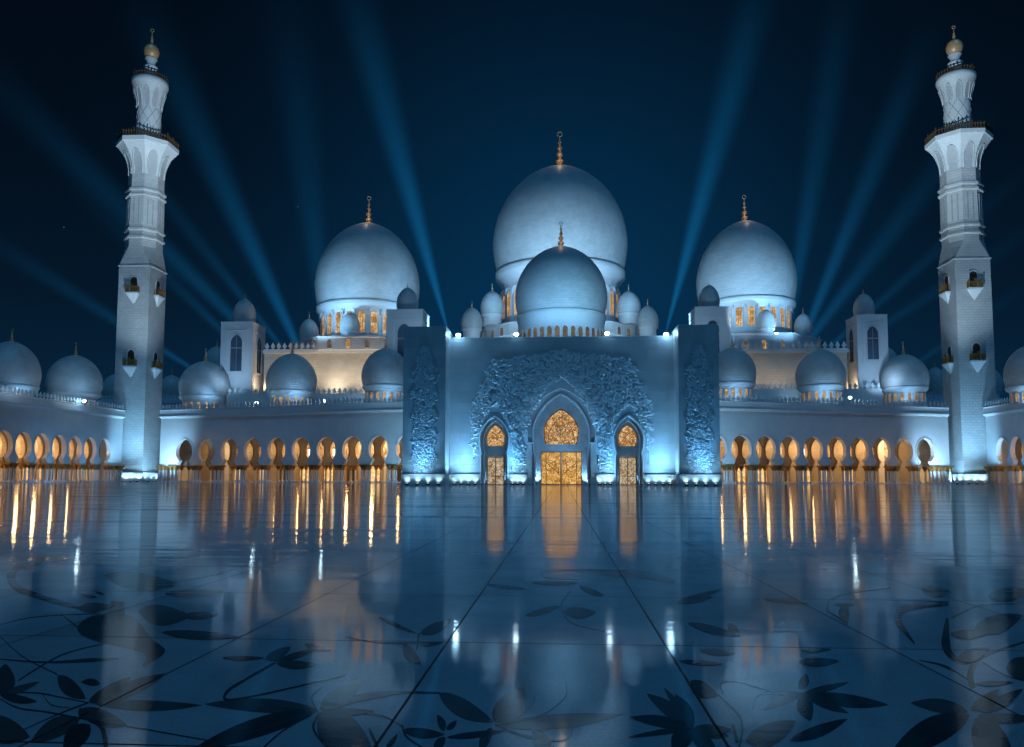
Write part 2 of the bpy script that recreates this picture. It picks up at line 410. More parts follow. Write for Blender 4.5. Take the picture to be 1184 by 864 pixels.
# ------------------------------------------------------------------ courtyard floor
def floor_mat(name, base, dark=False):
    m = bpy.data.materials.new(name); m.use_nodes = True
    t = m.node_tree; b = t.nodes['Principled BSDF']
    geo = N(t, 'ShaderNodeNewGeometry'); sp = N(t, 'ShaderNodeSeparateXYZ'); t.links.new(geo.outputs['Position'], sp.inputs[0])
    # joints
    def joint(o, off, per, half):
        x = math_(t, 'ADD', o, off); x = math_(t, 'PINGPONG', x, per / 2)
        return math_(t, 'LESS_THAN', x, half)
    jx = joint(sp.outputs[0], .86, 1.63, .008); jy = joint(sp.outputs[1], -5.95 + 2.35 * 4, 2.35, .010)
    j = math_(t, 'MAXIMUM', jx, jy)
    cbx = N(t, 'ShaderNodeCombineXYZ'); t.links.new(math_(t, 'FLOOR', math_(t, 'DIVIDE', math_(t, 'ADD', sp.outputs[0], .86), 1.63)), cbx.inputs[0])
    t.links.new(math_(t, 'FLOOR', math_(t, 'DIVIDE', math_(t, 'ADD', sp.outputs[1], 3.45), 2.35)), cbx.inputs[1])
    wn = N(t, 'ShaderNodeTexWhiteNoise'); t.links.new(cbx.outputs[0], wn.inputs[0])
    n = N(t, 'ShaderNodeTexNoise'); n.inputs['Scale'].default_value = .9; n.inputs['Detail'].default_value = 7; n.inputs['Roughness'].default_value = .6
    t.links.new(geo.outputs['Position'], n.inputs[0])
    nf = N(t, 'ShaderNodeTexNoise'); nf.inputs['Scale'].default_value = 45; nf.inputs['Detail'].default_value = 4
    t.links.new(geo.outputs['Position'], nf.inputs[0])
    s = math_(t, 'ADD', math_(t, 'MULTIPLY', n.outputs[0], .6), math_(t, 'MULTIPLY', nf.outputs[0], .4))
    r = N(t, 'ShaderNodeValToRGB'); e = r.color_ramp.elements; v = .26 if not dark else .35
    e[0].position = .3; e[1].position = .7
    e[0].color = (*[c * (1 - v) for c in base], 1); e[1].color = (*[c * (1 + v) for c in base], 1)
    t.links.new(s, r.inputs[0])
    mx = N(t, 'ShaderNodeMixRGB'); t.links.new(j, mx.inputs[0]); t.links.new(r.outputs[0], mx.inputs[1]); mx.inputs[2].default_value = (.006, .008, .01, 1)
    tone = N(t, 'ShaderNodeMixRGB', blend_type='MULTIPLY'); tone.inputs[0].default_value = 1.0; t.links.new(mx.outputs[0], tone.inputs[1])
    t.links.new(math_(t, 'ADD', math_(t, 'MULTIPLY', wn.outputs[0], .22), .80), tone.inputs[2])
    t.links.new(tone.outputs[0], b.inputs['Base Color'])
    # a film of water: thin and calm near by, rippled further out
    far = N(t, 'ShaderNodeMapRange'); far.inputs[1].default_value = 5; far.inputs[2].default_value = 24; t.links.new(sp.outputs[1], far.inputs[0])
    n3 = N(t, 'ShaderNodeTexNoise'); n3.inputs['Scale'].default_value = .45; n3.inputs['Detail'].default_value = 3
    t.links.new(geo.outputs['Position'], n3.inputs[0])
    rg = math_(t, 'MULTIPLY', math_(t, 'SUBTRACT', n3.outputs[0], .40), .20)
    rg = math_(t, 'ADD', rg, .035 if not dark else .05)
    rg = math_(t, 'MAXIMUM', rg, .022)
    rgj = N(t, 'ShaderNodeMix'); t.links.new(far.outputs[0], rgj.inputs[0]); t.links.new(rg, rgj.inputs[2]); 
    mpr = N(t, 'ShaderNodeMapping'); mpr.inputs['Scale'].default_value = (.10, .8, 1); t.links.new(geo.outputs['Position'], mpr.inputs[0])
    nr = N(t, 'ShaderNodeTexNoise'); nr.inputs['Scale'].default_value = .8; nr.inputs['Detail'].default_value = 5; t.links.new(mpr.outputs[0], nr.inputs[0])
    t.links.new(math_(t, 'MAXIMUM', math_(t, 'MULTIPLY', math_(t, 'SUBTRACT', nr.outputs[0], .40), .55), .02), rgj.inputs[3])
    r2 = math_(t, 'MAXIMUM', rgj.outputs[0], math_(t, 'MULTIPLY', j, .6))
    t.links.new(r2, b.inputs['Roughness'])
    b.inputs['IOR'].default_value = 1.5; b.inputs['Specular IOR Level'].default_value = .45 if not dark else .35
    mp = N(t, 'ShaderNodeMapping'); mp.inputs['Scale'].default_value = (.22, 1, 1); t.links.new(geo.outputs['Position'], mp.inputs[0])
    w1 = N(t, 'ShaderNodeTexNoise'); w1.inputs['Scale'].default_value = 2.6; w1.inputs['Detail'].default_value = 3; t.links.new(mp.outputs[0], w1.inputs[0])
    w2 = N(t, 'ShaderNodeTexNoise'); w2.inputs['Scale'].default_value = 9; w2.inputs['Detail'].default_value = 2; t.links.new(mp.outputs[0], w2.inputs[0])
    w3 = N(t, 'ShaderNodeTexNoise'); w3.inputs['Scale'].default_value = .5; w3.inputs['Detail'].default_value = 2; t.links.new(mp.outputs[0], w3.inputs[0])
    hh = math_(t, 'ADD', math_(t, 'MULTIPLY', w1.outputs[0], .0050), math_(t, 'ADD', math_(t, 'MULTIPLY', w2.outputs[0], .0022), math_(t, 'MULTIPLY', w3.outputs[0], .0220)))
    st = math_(t, 'ADD', math_(t, 'MULTIPLY', math_(t, 'POWER', far.outputs[0], .7), .87), .13)
    hh = math_(t, 'MULTIPLY', hh, st)
    hh = math_(t, 'ADD', hh, math_(t, 'MULTIPLY', nf.outputs[0], .00016))
    bp = N(t, 'ShaderNodeBump'); bp.inputs['Distance'].default_value = 1.0; bp.inputs['Strength'].default_value = 1.0
    t.links.new(hh, bp.inputs['Height']); t.links.new(bp.outputs[0], b.inputs['Normal'])
    return m
M['floor'] = floor_mat('wet_marble_floor', (.46, .52, .58))
M['inlay'] = floor_mat('dark_marble_inlay', (.026, .028, .032), True)
M['inlay2'] = floor_mat('grey_marble_inlay', (.085, .085, .085), True)
M['inlay3'] = floor_mat('green_marble_inlay', (.045, .055, .05), True)
fl = MB().add([(-3000, -300, 0), (3000, -300, 0), (3000, 5000, 0), (-3000, 5000, 0)], [(0, 1, 2, 3)]).build('courtyard_floor', M['floor'])
setprops(fl, kind='structure')

# the floral inlay of the floor: leaves and stems of dark marble, in groups that belong to one flower each
def ZA(x, y): return (x / 2.8425, 560 + y / 2.8425)
def ZB(x, y): return (400 + x / 2.8425, 560 + y / 2.8425)
def ZC(x, y): return (784 + x / 2.8425, 560 + y / 2.8425)
zc = [0]
def addpoly(mb, pts):
    zc[0] = (zc[0] + 1) % 60; z = .0006 + zc[0] * .00005
    mb.add([ground(x, y, z) for x, y in pts], [tuple(range(len(pts)))])
def leaf(mb, a, b, wd, skew=0.12, vein=False):
    dx, dy = b[0] - a[0], b[1] - a[1]; L = math.hypot(dx, dy) or 1; nx, ny = -dy / L, dx / L; l, r = [], []
    n = 14
    for i in range(n + 1):
        t = i / n; q = (math.sin(PI * t ** .85)) ** .8 * wd / 2; o = skew * wd * math.sin(PI * t)
        cx, cy_ = a[0] + dx * t, a[1] + dy * t
        g_ = .06 * q if 0 < i < n else 0
        l.append((cx + nx * (q + o), cy_ + ny * (q + o))); r.append((cx + nx * (-q + o), cy_ + ny * (-q + o)))
    addpoly(mb, l + r[-2:0:-1])
def ribbon(mb, pts, w0, w1=None, n=6):
    """smooth band through points, width w0 to w1"""
    w1 = w0 if w1 is None else w1; P = [pts[0]] + list(pts) + [pts[-1]]; c = []
    for i in range(1, len(P) - 2):
        for k in range(n):
            t = k / n; c.append(tuple(.5 * (2 * P[i][j] + (P[i + 1][j] - P[i - 1][j]) * t + (2 * P[i - 1][j] - 5 * P[i][j] + 4 * P[i + 1][j] - P[i + 2][j]) * t * t + (3 * P[i][j] - P[i - 1][j] - 3 * P[i + 1][j] + P[i + 2][j]) * t ** 3) for j in (0, 1)))
    c.append(pts[-1]); l, r = [], []
    for i, p in enumerate(c):
        a = c[max(i - 1, 0)]; b = c[min(i + 1, len(c) - 1)]; dx, dy = b[0] - a[0], b[1] - a[1]; L = math.hypot(dx, dy) or 1
        t = i / (len(c) - 1)
        if isinstance(w0, list):
            u = t * (len(w0) - 1); k = min(int(u), len(w0) - 2); wd = (w0[k] + (w0[k + 1] - w0[k]) * (u - k)) / 2
        else: wd = (w0 + (w1 - w0) * t) / 2
        l.append((p[0] - dy / L * wd, p[1] + dx / L * wd)); r.append((p[0] + dy / L * wd, p[1] - dx / L * wd))
    zc[0] = (zc[0] + 1) % 60; z = .0006 + zc[0] * .00005; m_ = len(l)
    mb.add([ground(x, y, z) for x, y in l + r], [(i, i + 1, m_ + i + 1, m_ + i) for i in range(m_ - 1)])
def inlay(Z, leaves=(), ribbons=(), polys=()):
    mb = MB(); sets = [mb, MB(), MB()]
    for i, (a, b, wd) in enumerate(leaves):
        leaf(sets[(i * 2 + 1) % 3 if wd > 20 else 0], Z(*a), Z(*b), wd / 2.84)
        if wd > 30:   # fine inlaid veins
            A_, B_ = Z(*a), Z(*b)
            ribbon(sets[1 if (i * 2 + 1) % 3 != 1 else 0], [A_, ((A_[0] + B_[0]) / 2, (A_[1] + B_[1]) / 2 + .6), (A_[0] * .12 + B_[0] * .88, A_[1] * .12 + B_[1] * .88)], .9, .3)
    for rb in ribbons:
        wds = rb[1]; ribbon(mb, [Z(*p) for p in rb[0]], [q / 2.84 for q in wds])
    for p in polys:
        mb2 = [Z(*q) for q in p]; P = mb2; out = []
        n = len(P)
        for i in range(n):
            for k in range(5):
                t = k / 5; out.append(tuple(.5 * (2 * P[i][j] + (P[(i + 1) % n][j] - P[i - 1][j]) * t + (2 * P[i - 1][j] - 5 * P[i][j] + 4 * P[(i + 1) % n][j] - P[(i + 2) % n][j]) * t * t + (3 * P[i][j] - P[i - 1][j] - 3 * P[(i + 1) % n][j] + P[(i + 2) % n][j]) * t ** 3) for j in (0, 1)))
        addpoly(mb, out)
    for q, mt in zip(sets, ('inlay', 'inlay2', 'inlay3')):
        if not q.v: continue
        me = q.mesh('floral_inlay', M[mt], False)
        bm = bmesh.new(); bm.from_mesh(me); bm.normal_update()
        bmesh.ops.reverse_faces(bm, faces=[f for f in bm.faces if f.normal.z < 0]); bm.to_mesh(me); bm.free()
        place(bpy.data.objects.new('floral_inlay', me), fl, Matrix())
c = (290, 718)
inlay(ZA, [(c, (545, 622), 52), ((292, 712), (432, 632), 36), ((310, 722), (665, 726), 36), ((268, 738), (418, 792), 56), ((330, 656), (266, 650), 24),
           ((190, 628), (282, 706), 52), ((262, 770), (100, 850), 64), ((296, 790), (210, 885), 70), ((262, 735), (285, 770), 26)],
      [([(0, 500), (80, 570), (190, 625)], [2, 3, 4]), ([(0, 575), (150, 585), (300, 578), (390, 572)], [3, 6, 14, 3]), ([(60, 645), (200, 562), (350, 522)], [4, 5, 3]),
       ([(0, 684), (120, 686), (200, 700), (290, 718)], [3, 5, 4, 3]), ([(0, 705), (60, 735), (150, 748), (270, 770), (420, 795), (700, 845)], [3, 5, 5, 6, 5, 3]),
       ([(290, 775), (335, 800), (350, 870)], [8, 16, 14]), ([(80, 805), (200, 752), (290, 718)], [2, 4, 5]), ([(140, 690), (170, 725), (230, 735)], [2, 3, 2])])
c = (0, 692)
inlay(ZA, [(c, (130, 648), 24), (c, (122, 714), 28), ((-8, 690), (20, 590), 74), ((-60, 770), (98, 830), 88)])
c = (1045, 742)
inlay(ZA, [(c, (672, 722), 46), (c, (620, 880), 62), ((1050, 738), (1190, 640), 60), ((1050, 750), (1200, 880), 120), ((1060, 745), (1230, 745), 26)],
      [([(905, 585), (800, 645), (748, 680), (750, 708), (900, 682), (1137, 625)], [6, 7, 10, 6, 5, 3]), ([(1045, 742), (930, 810), (860, 870)], [5, 4, 4]),
       ([(1040, 740), (1025, 700), (1060, 665)], [3, 3, 2]), ([(1050, 750), (1030, 800), (1060, 850)], [6, 8, 4])])
c = (905, 582)
inlay(ZA, [((872, 574), (957, 534), 34), (c, (1046, 536), 20), ((908, 588), (1044, 592), 28), ((1000, 525), (1090, 545), 18), ((730, 570), (870, 570), 16)])
inlay(ZA, [((455, 415), (622, 432), 66), ((595, 432), (720, 426), 24), ((530, 486), (785, 500), 30), ((255, 405), (362, 398), 34), ((265, 360), (320, 372), 12), ((310, 350), (345, 362), 10)],
      [([(160, 232), (110, 268), (60, 272), (36, 300), (62, 342), (150, 375), (250, 402), (330, 412), (375, 392)], [3, 10, 22, 30, 22, 16, 10, 8, 10]),
       ([(200, 425), (255, 470)], [2, 4]), ([(385, 385), (382, 430)], [40, 60]), ([(560, 458), (610, 440), (600, 410)], [2, 4, 2])],
      [[(255, 470), (285, 440), (330, 428), (420, 430), (460, 458), (500, 508), (543, 550), (478, 598), (470, 592), (482, 572), (462, 552), (400, 536), (320, 518), (268, 496)]])
inlay(ZA, [((28, 242), (290, 234), 22), ((90, 228), (260, 250), 12), ((345, 300), (590, 330), 58), ((540, 360), (735, 350), 30)],
      [([(0, 462), (120, 436), (330, 425)], [2, 3, 3]), ([(500, 330), (700, 300), (880, 240)], [2, 3, 2])])
c = (490, 785)
inlay(ZB, [((305, 686), (484, 782), 60), ((486, 780), (585, 668), 92), ((505, 790), (912, 756), 50), ((480, 800), (440, 885), 34), ((185, 808), (325, 822), 34), ((322, 812), (300, 756), 26),
           ((330, 806), (364, 776), 20), ((330, 832), (530, 808), 22), ((325, 830), (290, 885), 30), ((615, 806), (690, 885), 52)],
      [([(0, 712), (100, 692), (200, 684), (310, 686)], [28, 20, 8, 5]), ([(0, 748), (120, 762), (190, 800)], [4, 6, 3]), ([(500, 790), (640, 760), (720, 700), (722, 650)], [3, 3, 3, 2]),
       ([(490, 790), (600, 830), (720, 840), (745, 800)], [6, 8, 5, 3]), ([(620, 690), (610, 730), (560, 770)], [2, 3, 2]), ([(185, 790), (200, 830), (260, 870)], [4, 6, 5])])
inlay(ZB, [((-60, 745), (85, 870), 96), ((75, 800), (110, 870), 10), ((130, 870), (170, 820), 16)])
c = (1137, 802)
inlay(ZB, [(c, (988, 688), 46), (c, (932, 765), 38), (c, (926, 832), 18), (c, (1045, 668), 26), ((1130, 812), (1075, 880), 60), (c, (1220, 880), 50), (c, (1270, 806), 38), ((1085, 388), (1210, 368), 20)])
inlay(ZB, [((245, 490), (348, 444), 34), ((108, 436), (232, 490), 12), ((188, 525), (246, 592), 36), ((248, 530), (322, 520), 9)], [([(240, 490), (232, 545)], [5, 3]), ([(0, 500), (120, 520), (320, 520)], [2, 3, 2])])
inlay(ZB, [((716, 418), (822, 420), 38), ((768, 336), (850, 366), 18), ((610, 322), (765, 324), 18), ((588, 432), (705, 400), 22), ((460, 330), (600, 345), 14)],
      [([(640, 288), (760, 284), (870, 292), (1000, 302), (1080, 322)], [4, 12, 22, 28, 12]), ([(740, 350), (708, 400), (740, 455), (850, 485)], [3, 4, 4, 2]), ([(640, 288), (665, 310), (780, 312)], [3, 4, 2])])
c = (412, 686)
inlay(ZC, [(c, (278, 742), 30), (c, (436, 778), 54), ((398, 672), (424, 622), 34), (c, (562, 650), 22), ((440, 690), (692, 725), 44), (c, (562, 752), 30), (c, (300, 690), 10)],
      [([(130, 690), (195, 755), (212, 800), (200, 870)], [4, 6, 8, 6]), ([(245, 740), (270, 692), (410, 686)], [4, 4, 3]), ([(180, 790), (195, 850)], [8, 12]), ([(150, 690), (140, 655), (200, 650), (300, 680)], [3, 6, 4, 2])])
inlay(ZC, [((222, 846), (388, 776), 74), ((368, 842), (558, 770), 40)])
inlay(ZC, [((952, 748), (764, 718), 46), ((958, 760), (690, 900), 92), ((975, 770), (1100, 900), 110), ((985, 762), (1180, 770), 34), ((962, 742), (1055, 674), 40), ((990, 748), (1135, 672), 40)])
inlay(ZC, [((30, 455), (205, 498), 28), ((-5, 386), (145, 345), 18), ((405, 546), (506, 542), 14), ((395, 582), (530, 580), 30), ((70, 545), (190, 555), 22), ((0, 580), (150, 590), 18), ((280, 378), (430, 392), 10), ((165, 455), (205, 500), 30)],
      [([(490, 420), (500, 380), (560, 360), (700, 340)], [5, 4, 3, 2]), ([(495, 418), (560, 460)], [3, 5])])
inlay(ZC, [((510, 395), (580, 395), 12), ((545, 395), (555, 460), 36)],
      [([(890, 392), (800, 396), (735, 412), (724, 450), (778, 524)], [14, 22, 26, 22, 3])])
inlay(ZC, [((1018, 366), (1160, 348), 46), ((975, 472), (1132, 430), 62), ((895, 492), (1020, 488), 30), ((918, 574), (1020, 538), 44), ((978, 655), (1105, 650), 16), ((1078, 602), (1190, 588), 76), ((800, 345), (900, 355), 40)],
      [([(885, 440), (880, 520), (895, 560), (940, 586), (990, 572)], [8, 30, 22, 18, 8]), ([(970, 672), (962, 620), (1005, 566), (1150, 515)], [18, 22, 12, 4]), ([(900, 440), (990, 400), (1140, 392)], [3, 5, 3]),
       ([(1000, 585), (1080, 630), (1160, 650)], [3, 4, 3]), ([(790, 578), (880, 600), (980, 660)], [2, 8, 3])])
inlay(ZC, [((50, 800), (-10, 690), 42), ((52, 800), (-20, 770), 30), ((55, 800), (168, 828), 36), ((48, 806), (-10, 880), 60), ((38, 648), (130, 696), 54)])

# ------------------------------------------------------------------ arcades
def make_column(T0, parent, r=.27, h=4.0):
    """column standing at T0; meshes shared between copies"""
    for k, me in COLMESH.items():
        pass
COLMESH = {}
def column_meshes():
    r = .22
    mb = MB(); mb.box(-.42, .42, -.42, .42, 0, .18); mb.lathe([(.40, .18), (.40, .28), (.32, .34), (.36, .40), (.29, .46)], 14); COLMESH['base'] = mb.mesh('base', M['column'])
    mb = MB(); mb.lathe([(r, .44), (r * 1.02, 1.6), (r * .88, 3.3)], 14, cap=False); COLMESH['shaft'] = mb.mesh('shaft', M['column'])
    mb = MB(); mb.lathe([(r * .9, 2.82), (r * 1.35, 2.88), (r * 1.1, 2.96), (r * 1.7, 3.15), (r * 2.3, 3.30), (r * 1.8, 3.36), (r * 2.7, 3.62), (r * 2.2, 3.72)], 14)
    for k in range(8):
        a = PI * k / 4; mb.tube([(r * 1.2 * math.cos(a), r * 1.2 * math.sin(a), 3.3), (r * 2.3 * math.cos(a), r * 2.3 * math.sin(a), 3.58), (r * 2.7 * math.cos(a), r * 2.7 * math.sin(a), 3.48)], [.08, .10, .04], 5)
    mb.box(-.66, .66, -.55, .55, 3.70, 4.0); COLMESH['capital'] = mb.mesh('capital', M['capital'])
column_meshes()
def col_at(parent, T):
    s = bpy.data.objects.new('column', COLMESH['shaft']); place(s, parent, T)
    for k in ('base', 'capital'): place(bpy.data.objects.new(k, COLMESH[k]), s, T)
    return s

ZT = 17.6      # top of the arcade wall
def arcade(A, B, c0, c1, nb, extra_a, extra_b, label, domes, lamps, near_lit):
    """arcade wing whose courtyard face runs in plan from A to B (face looks to the right-hand side of A->B)"""
    A = Vector(A).to_2d(); B = Vector(B).to_2d(); u = (B - A).normalized(); L = (B - A).length; v = Vector((-u.y, u.x))
    T = Matrix(((u.x, v.x, 0, A.x), (u.y, v.y, 0, A.y), (0, 0, 1, 0), (0, 0, 0, 1)))
    root = thing('arcade_wing', None, label, 'arcade', 'arcades round the courtyard', mtx=T)
    u0 = on_line(c0, A, B); u1 = on_line(c1, A, B); b = abs(u1 - u0) / nb
    lo, hi = min(u0, u1) - b * (extra_a + .5), max(u0, u1) + b * (extra_b + .5)
    cs = [min(u0, u1) + b * i for i in range(-extra_a, nb + 1 + extra_b)]
    hwk = min(2.45, b * .43)
    key = keyhole(hwk, 10.4, 5.15, hwk * .58, hwk * .88, 4.0)
    def wall(y0, y1, ztop, uu0, uu1, zk=0):
        mb = MB(T); k = full(key)
        for i, cc in enumerate(cs):
            a = uu0 if i == 0 else cc - b / 2; e = uu1 if i == len(cs) - 1 else cc + b / 2
            poly = [(a, 4.0)] + [(cc + x, z) for x, z in k] + [(e, 4.0), (e, ztop), (a, ztop)]
            mb.prism(poly, y0, y1)
        return mb
    U0, U1 = 0.0, L
    wall(0, .9, ZT - 1.4, U0, U1).build('front_wall', M['marble_fine'], root)
    m2 = wall(5.6, 6.6, 11.5, U0, U1).build('inner_arcade_wall', M['inner'], root)
    for cc in cs:
        if 0 < cc < L: MB(T @ Matrix.Translation((cc, 5.6, 0))).strip(full(key), .22, -.14, .05).build('inner_moulding', M['capital'], m2)
    for cc in cs:
        MB(T @ Matrix.Translation((cc, 0, 0))).strip(full(key), .24, -.14, .05).build('arch_moulding', M['column'], root)
    # cornice, band and parapet
    mb = MB(T); n = 2
    pr = [(0, ZT - 2.1), (-.55, ZT - 1.65), (-.60, ZT - 1.5), (-.35, ZT - 1.4), (-.35, ZT - .25), (-.5, ZT), (1.6, ZT), (1.6, ZT - 2.1)]
    vs = [(U0, y, z) for y, z in pr] + [(U1, y, z) for y, z in pr]; k = len(pr)
    mb.add(vs, [tuple(range(k)), tuple(range(2 * k - 1, k - 1, -1))] + [(i, (i + 1) % k, (i + 1) % k + k, i + k) for i in range(k)])
    mb.build('cornice', M['marble_fine'], root)
    mb = MB(T); merlons(mb, (U0, 0), (U1, 0), ZT, 1.05, .98); mb.build('parapet', M['marble_fine'], root)
    # roof slab, ceiling, back wall
    MB(T).box(U0, U1, 1.6, 22, ZT - 1.6, ZT - 1.0).build('roof', M['marble_fine'], root)
    MB(T).box(U0, U1, .9, 11.9, 11.6, 12.1).build('ceiling', M['inner'], root)
    MB(T).box(U0, U1, 12.0, 22, 0, ZT - 1.6).build('back_wall', M['inner'], root)
    MB(T).box(U0 - .3, U1 + .3, -1.0, 12, -.3, .14).build('step', M['column'], root)
    MB(T).box(U0 - .5, U0, 1.2, 21.9, 0, ZT - 1.6).build('end_wall', M['marble_fine'], root)
    MB(T).box(U1, U1 + .5, 1.2, 21.9, 0, ZT - 1.6).build('end_wall', M['marble_fine'], root)
    edges = [cc - b / 2 for cc in cs] + [cs[-1] + b / 2]
    extra = [x for x in (.7, L - .7) if min(abs(x - e) for e in edges) > 1.6]
    z0 = Matrix.Translation((0, 0, .14)) @ Matrix.Scale(.965, 4, (0, 0, 1))
    for e in edges + extra:
        if e < .3 or e > L - .3: continue
        g = min(.62, (b / 2 - hwk * .9) * .8 + .22)
        for dx in (-g, g):
            for y in ((.0, .95)): col_at(root, T @ Matrix.Translation((e + dx, y, 0)) @ z0)
        for dx in (-g, g): col_at(root, T @ Matrix.Translation((e + dx, 6.1, 0)) @ z0)
    # lit openings of the inner hall
    rnd = random.Random(len(label) * 7 + 5)
    for i, cc in enumerate(cs):
        if cc < 0 or cc > L: continue
        k = rnd.random(); Tb = T @ Matrix.Translation((cc + rnd.uniform(-.9, .9), 11.95, 0))
        f = MB(Tb); f.strip([(x, z + .14) for x, z in archpoly(1.25, 4.9)], .28, -.14, .05); f = f.build('doorway', M['capital'], root)
        MB(Tb).prism([(x, z + .14) for x, z in archpoly(1.25, 4.9)], -.05, .04).build('pane', M['arcadeglass'] if k < .7 else M['door_wood'], f)
        if rnd.random() < .7:
            Tc = T @ Matrix.Translation((cc + rnd.uniform(-1.1, 1.1), 11.95, 7.4))
            q = MB(Tc); q.torus((0, -.05, 0), 1.15, .14, 28, 8); q = q.build('round_window', M['capital'], root)
            MB(Tc).prism([(1.13 * math.cos(2 * PI * j / 28), 1.13 * math.sin(2 * PI * j / 28)) for j in range(28)], -.06, .04).build('pane', M['innerglass'], q)
    # unseen warm lamps in every bay, without fixtures, and a few lanterns apart
    for i, cc in enumerate(cs):
        if cc < 0 or cc > L: continue
        P = T @ Vector((cc, 9.2, 8.6)); lit = rnd.uniform(.55, 1.5)
        la = lamp('POINT', P, P, 760 * lit, WARM, shadow_soft_size=.5)
        P = T @ Vector((cc + b * .5, 3.4, 7.6)); lamp('POINT', P, P, 12 * lit, WARM, shadow_soft_size=.4)
    for i, cc in enumerate(cs):
        if cc < 0 or cc > L: continue
        if lamps and i in lamps:
            lanterns.append((T @ Vector((cc - .1, 3.3, 7.0)), i))
    for dm in domes: small_dome(root, *dm, zbase=ZT - 1.0, fin_px=15, nwin=18, wing=True)
    return root, T, L
lanterns = []

def YX(px, Y): return at(px, 560, Y)
PL0, PL1 = YX(183.5, 186), YX(492, 166)                 # left front face, corner to behind the portal
PR0, PR1 = YX(806, 166), YX(1099, 186)
SL0, SL1 = YX(-130, 122), YX(139.5, 186)
SR0, SR1 = YX(1142.5, 186), YX(1420, 122)
arcade(PL0, PL1, 212, 437, 8, 0, 1, 'long pale arcade between the left minaret and the portal, three domes on its roof', 
       [(236.5, 418, 457, 27.5, 196), (337, 409, 451, 28, 188), (446, 403, 445, 27.5, 180)], (5, 6), True)
arcade(PR0, PR1, 858, 1071, 8, 1, 0, 'long pale arcade between the portal and the right minaret, three domes on its roof',
       [(847, 402, 442, 27, 180), (949, 404, 445, 28, 188), (1045.8, 410, 447, 26.7, 196)], (4,), True)
arcade(SL0, SL1, 2, 119, 6, 5, 0, 'arcade at the left edge, running towards the viewer from the left minaret',
       [(85.5, 411, 453, 28.3, 176), (11, 395, 444, 30, 160)], (), False)
arcade(SR0, SR1, 1161, 1196, 2, 0, 8, 'arcade at the right edge, running towards the viewer from the right minaret',
       [(1193, 399, 445, 29, 168)], (), False)
for P, i in lanterns:
    side = 'left' if P.x < 0 else 'right'
    t = thing('hanging_lantern', P, 'slim lit lantern hanging in the %s arcade near the portal' % side, 'lantern', 'lanterns in the arcades')
    mb = MB(Matrix.Translation(P)); mb.lathe([(.12, -.95), (.24, -.8), (.26, .7), (.12, .95)], 8); mb.build('lamp_glass', M['lantern'], t)
    mb = MB(Matrix.Translation(P)); mb.lathe([(.28, .72), (.28, .80), (.05, 1.15)], 8); mb.tube([(0, 0, 1.1), (0, 0, 4.6)], .03, 5); mb.build('chain', M['bronze'], t)

# rear arcades with their own domes, seen above the near ones
def rear(pxa, pxb, Y, label, domes, fin):
    a, b = YX(pxa, Y), YX(pxb, Y); T = Matrix.Translation(((a.x + b.x) / 2, Y, 0)); hw = (b.x - a.x) / 2
    root = thing('rear_arcade', None, label, 'arcade', 'arcades behind the courtyard', mtx=T)
    zt = at((pxa + pxb) / 2, 462, Y).z
    MB(T).box(-hw, hw, 0, 14, 0, zt - 1.2).build('wall', M['marble_fine'], root)
    MB(T).box(-hw - .5, hw + .5, -.5, 14.5, zt - 1.2, zt).build('cornice', M['marble_fine'], root)
    mb = MB(T); merlons(mb, (-hw, -.2), (hw, -.2), zt, 1.3, 1.2); mb.build('parapet', M['marble_fine'], root)
    for dm in domes: small_dome(root, *dm, zbase=zt, fin_px=fin, nwin=0)
rear(112, 400, 262, 'farther pale arcade behind the left minaret with small domes on its roof', [(136, 432, 459, 17, 268), (198, 434, 458, 14, 268), (250, 401, 430, 15, 268)], 9)
rear(890, 1160, 262, 'farther pale arcade behind the right minaret with small domes on its roof', [(1141, 424, 452, 17, 268), (1082, 425, 453, 14, 268), (1024, 401, 430, 15, 268)], 9)

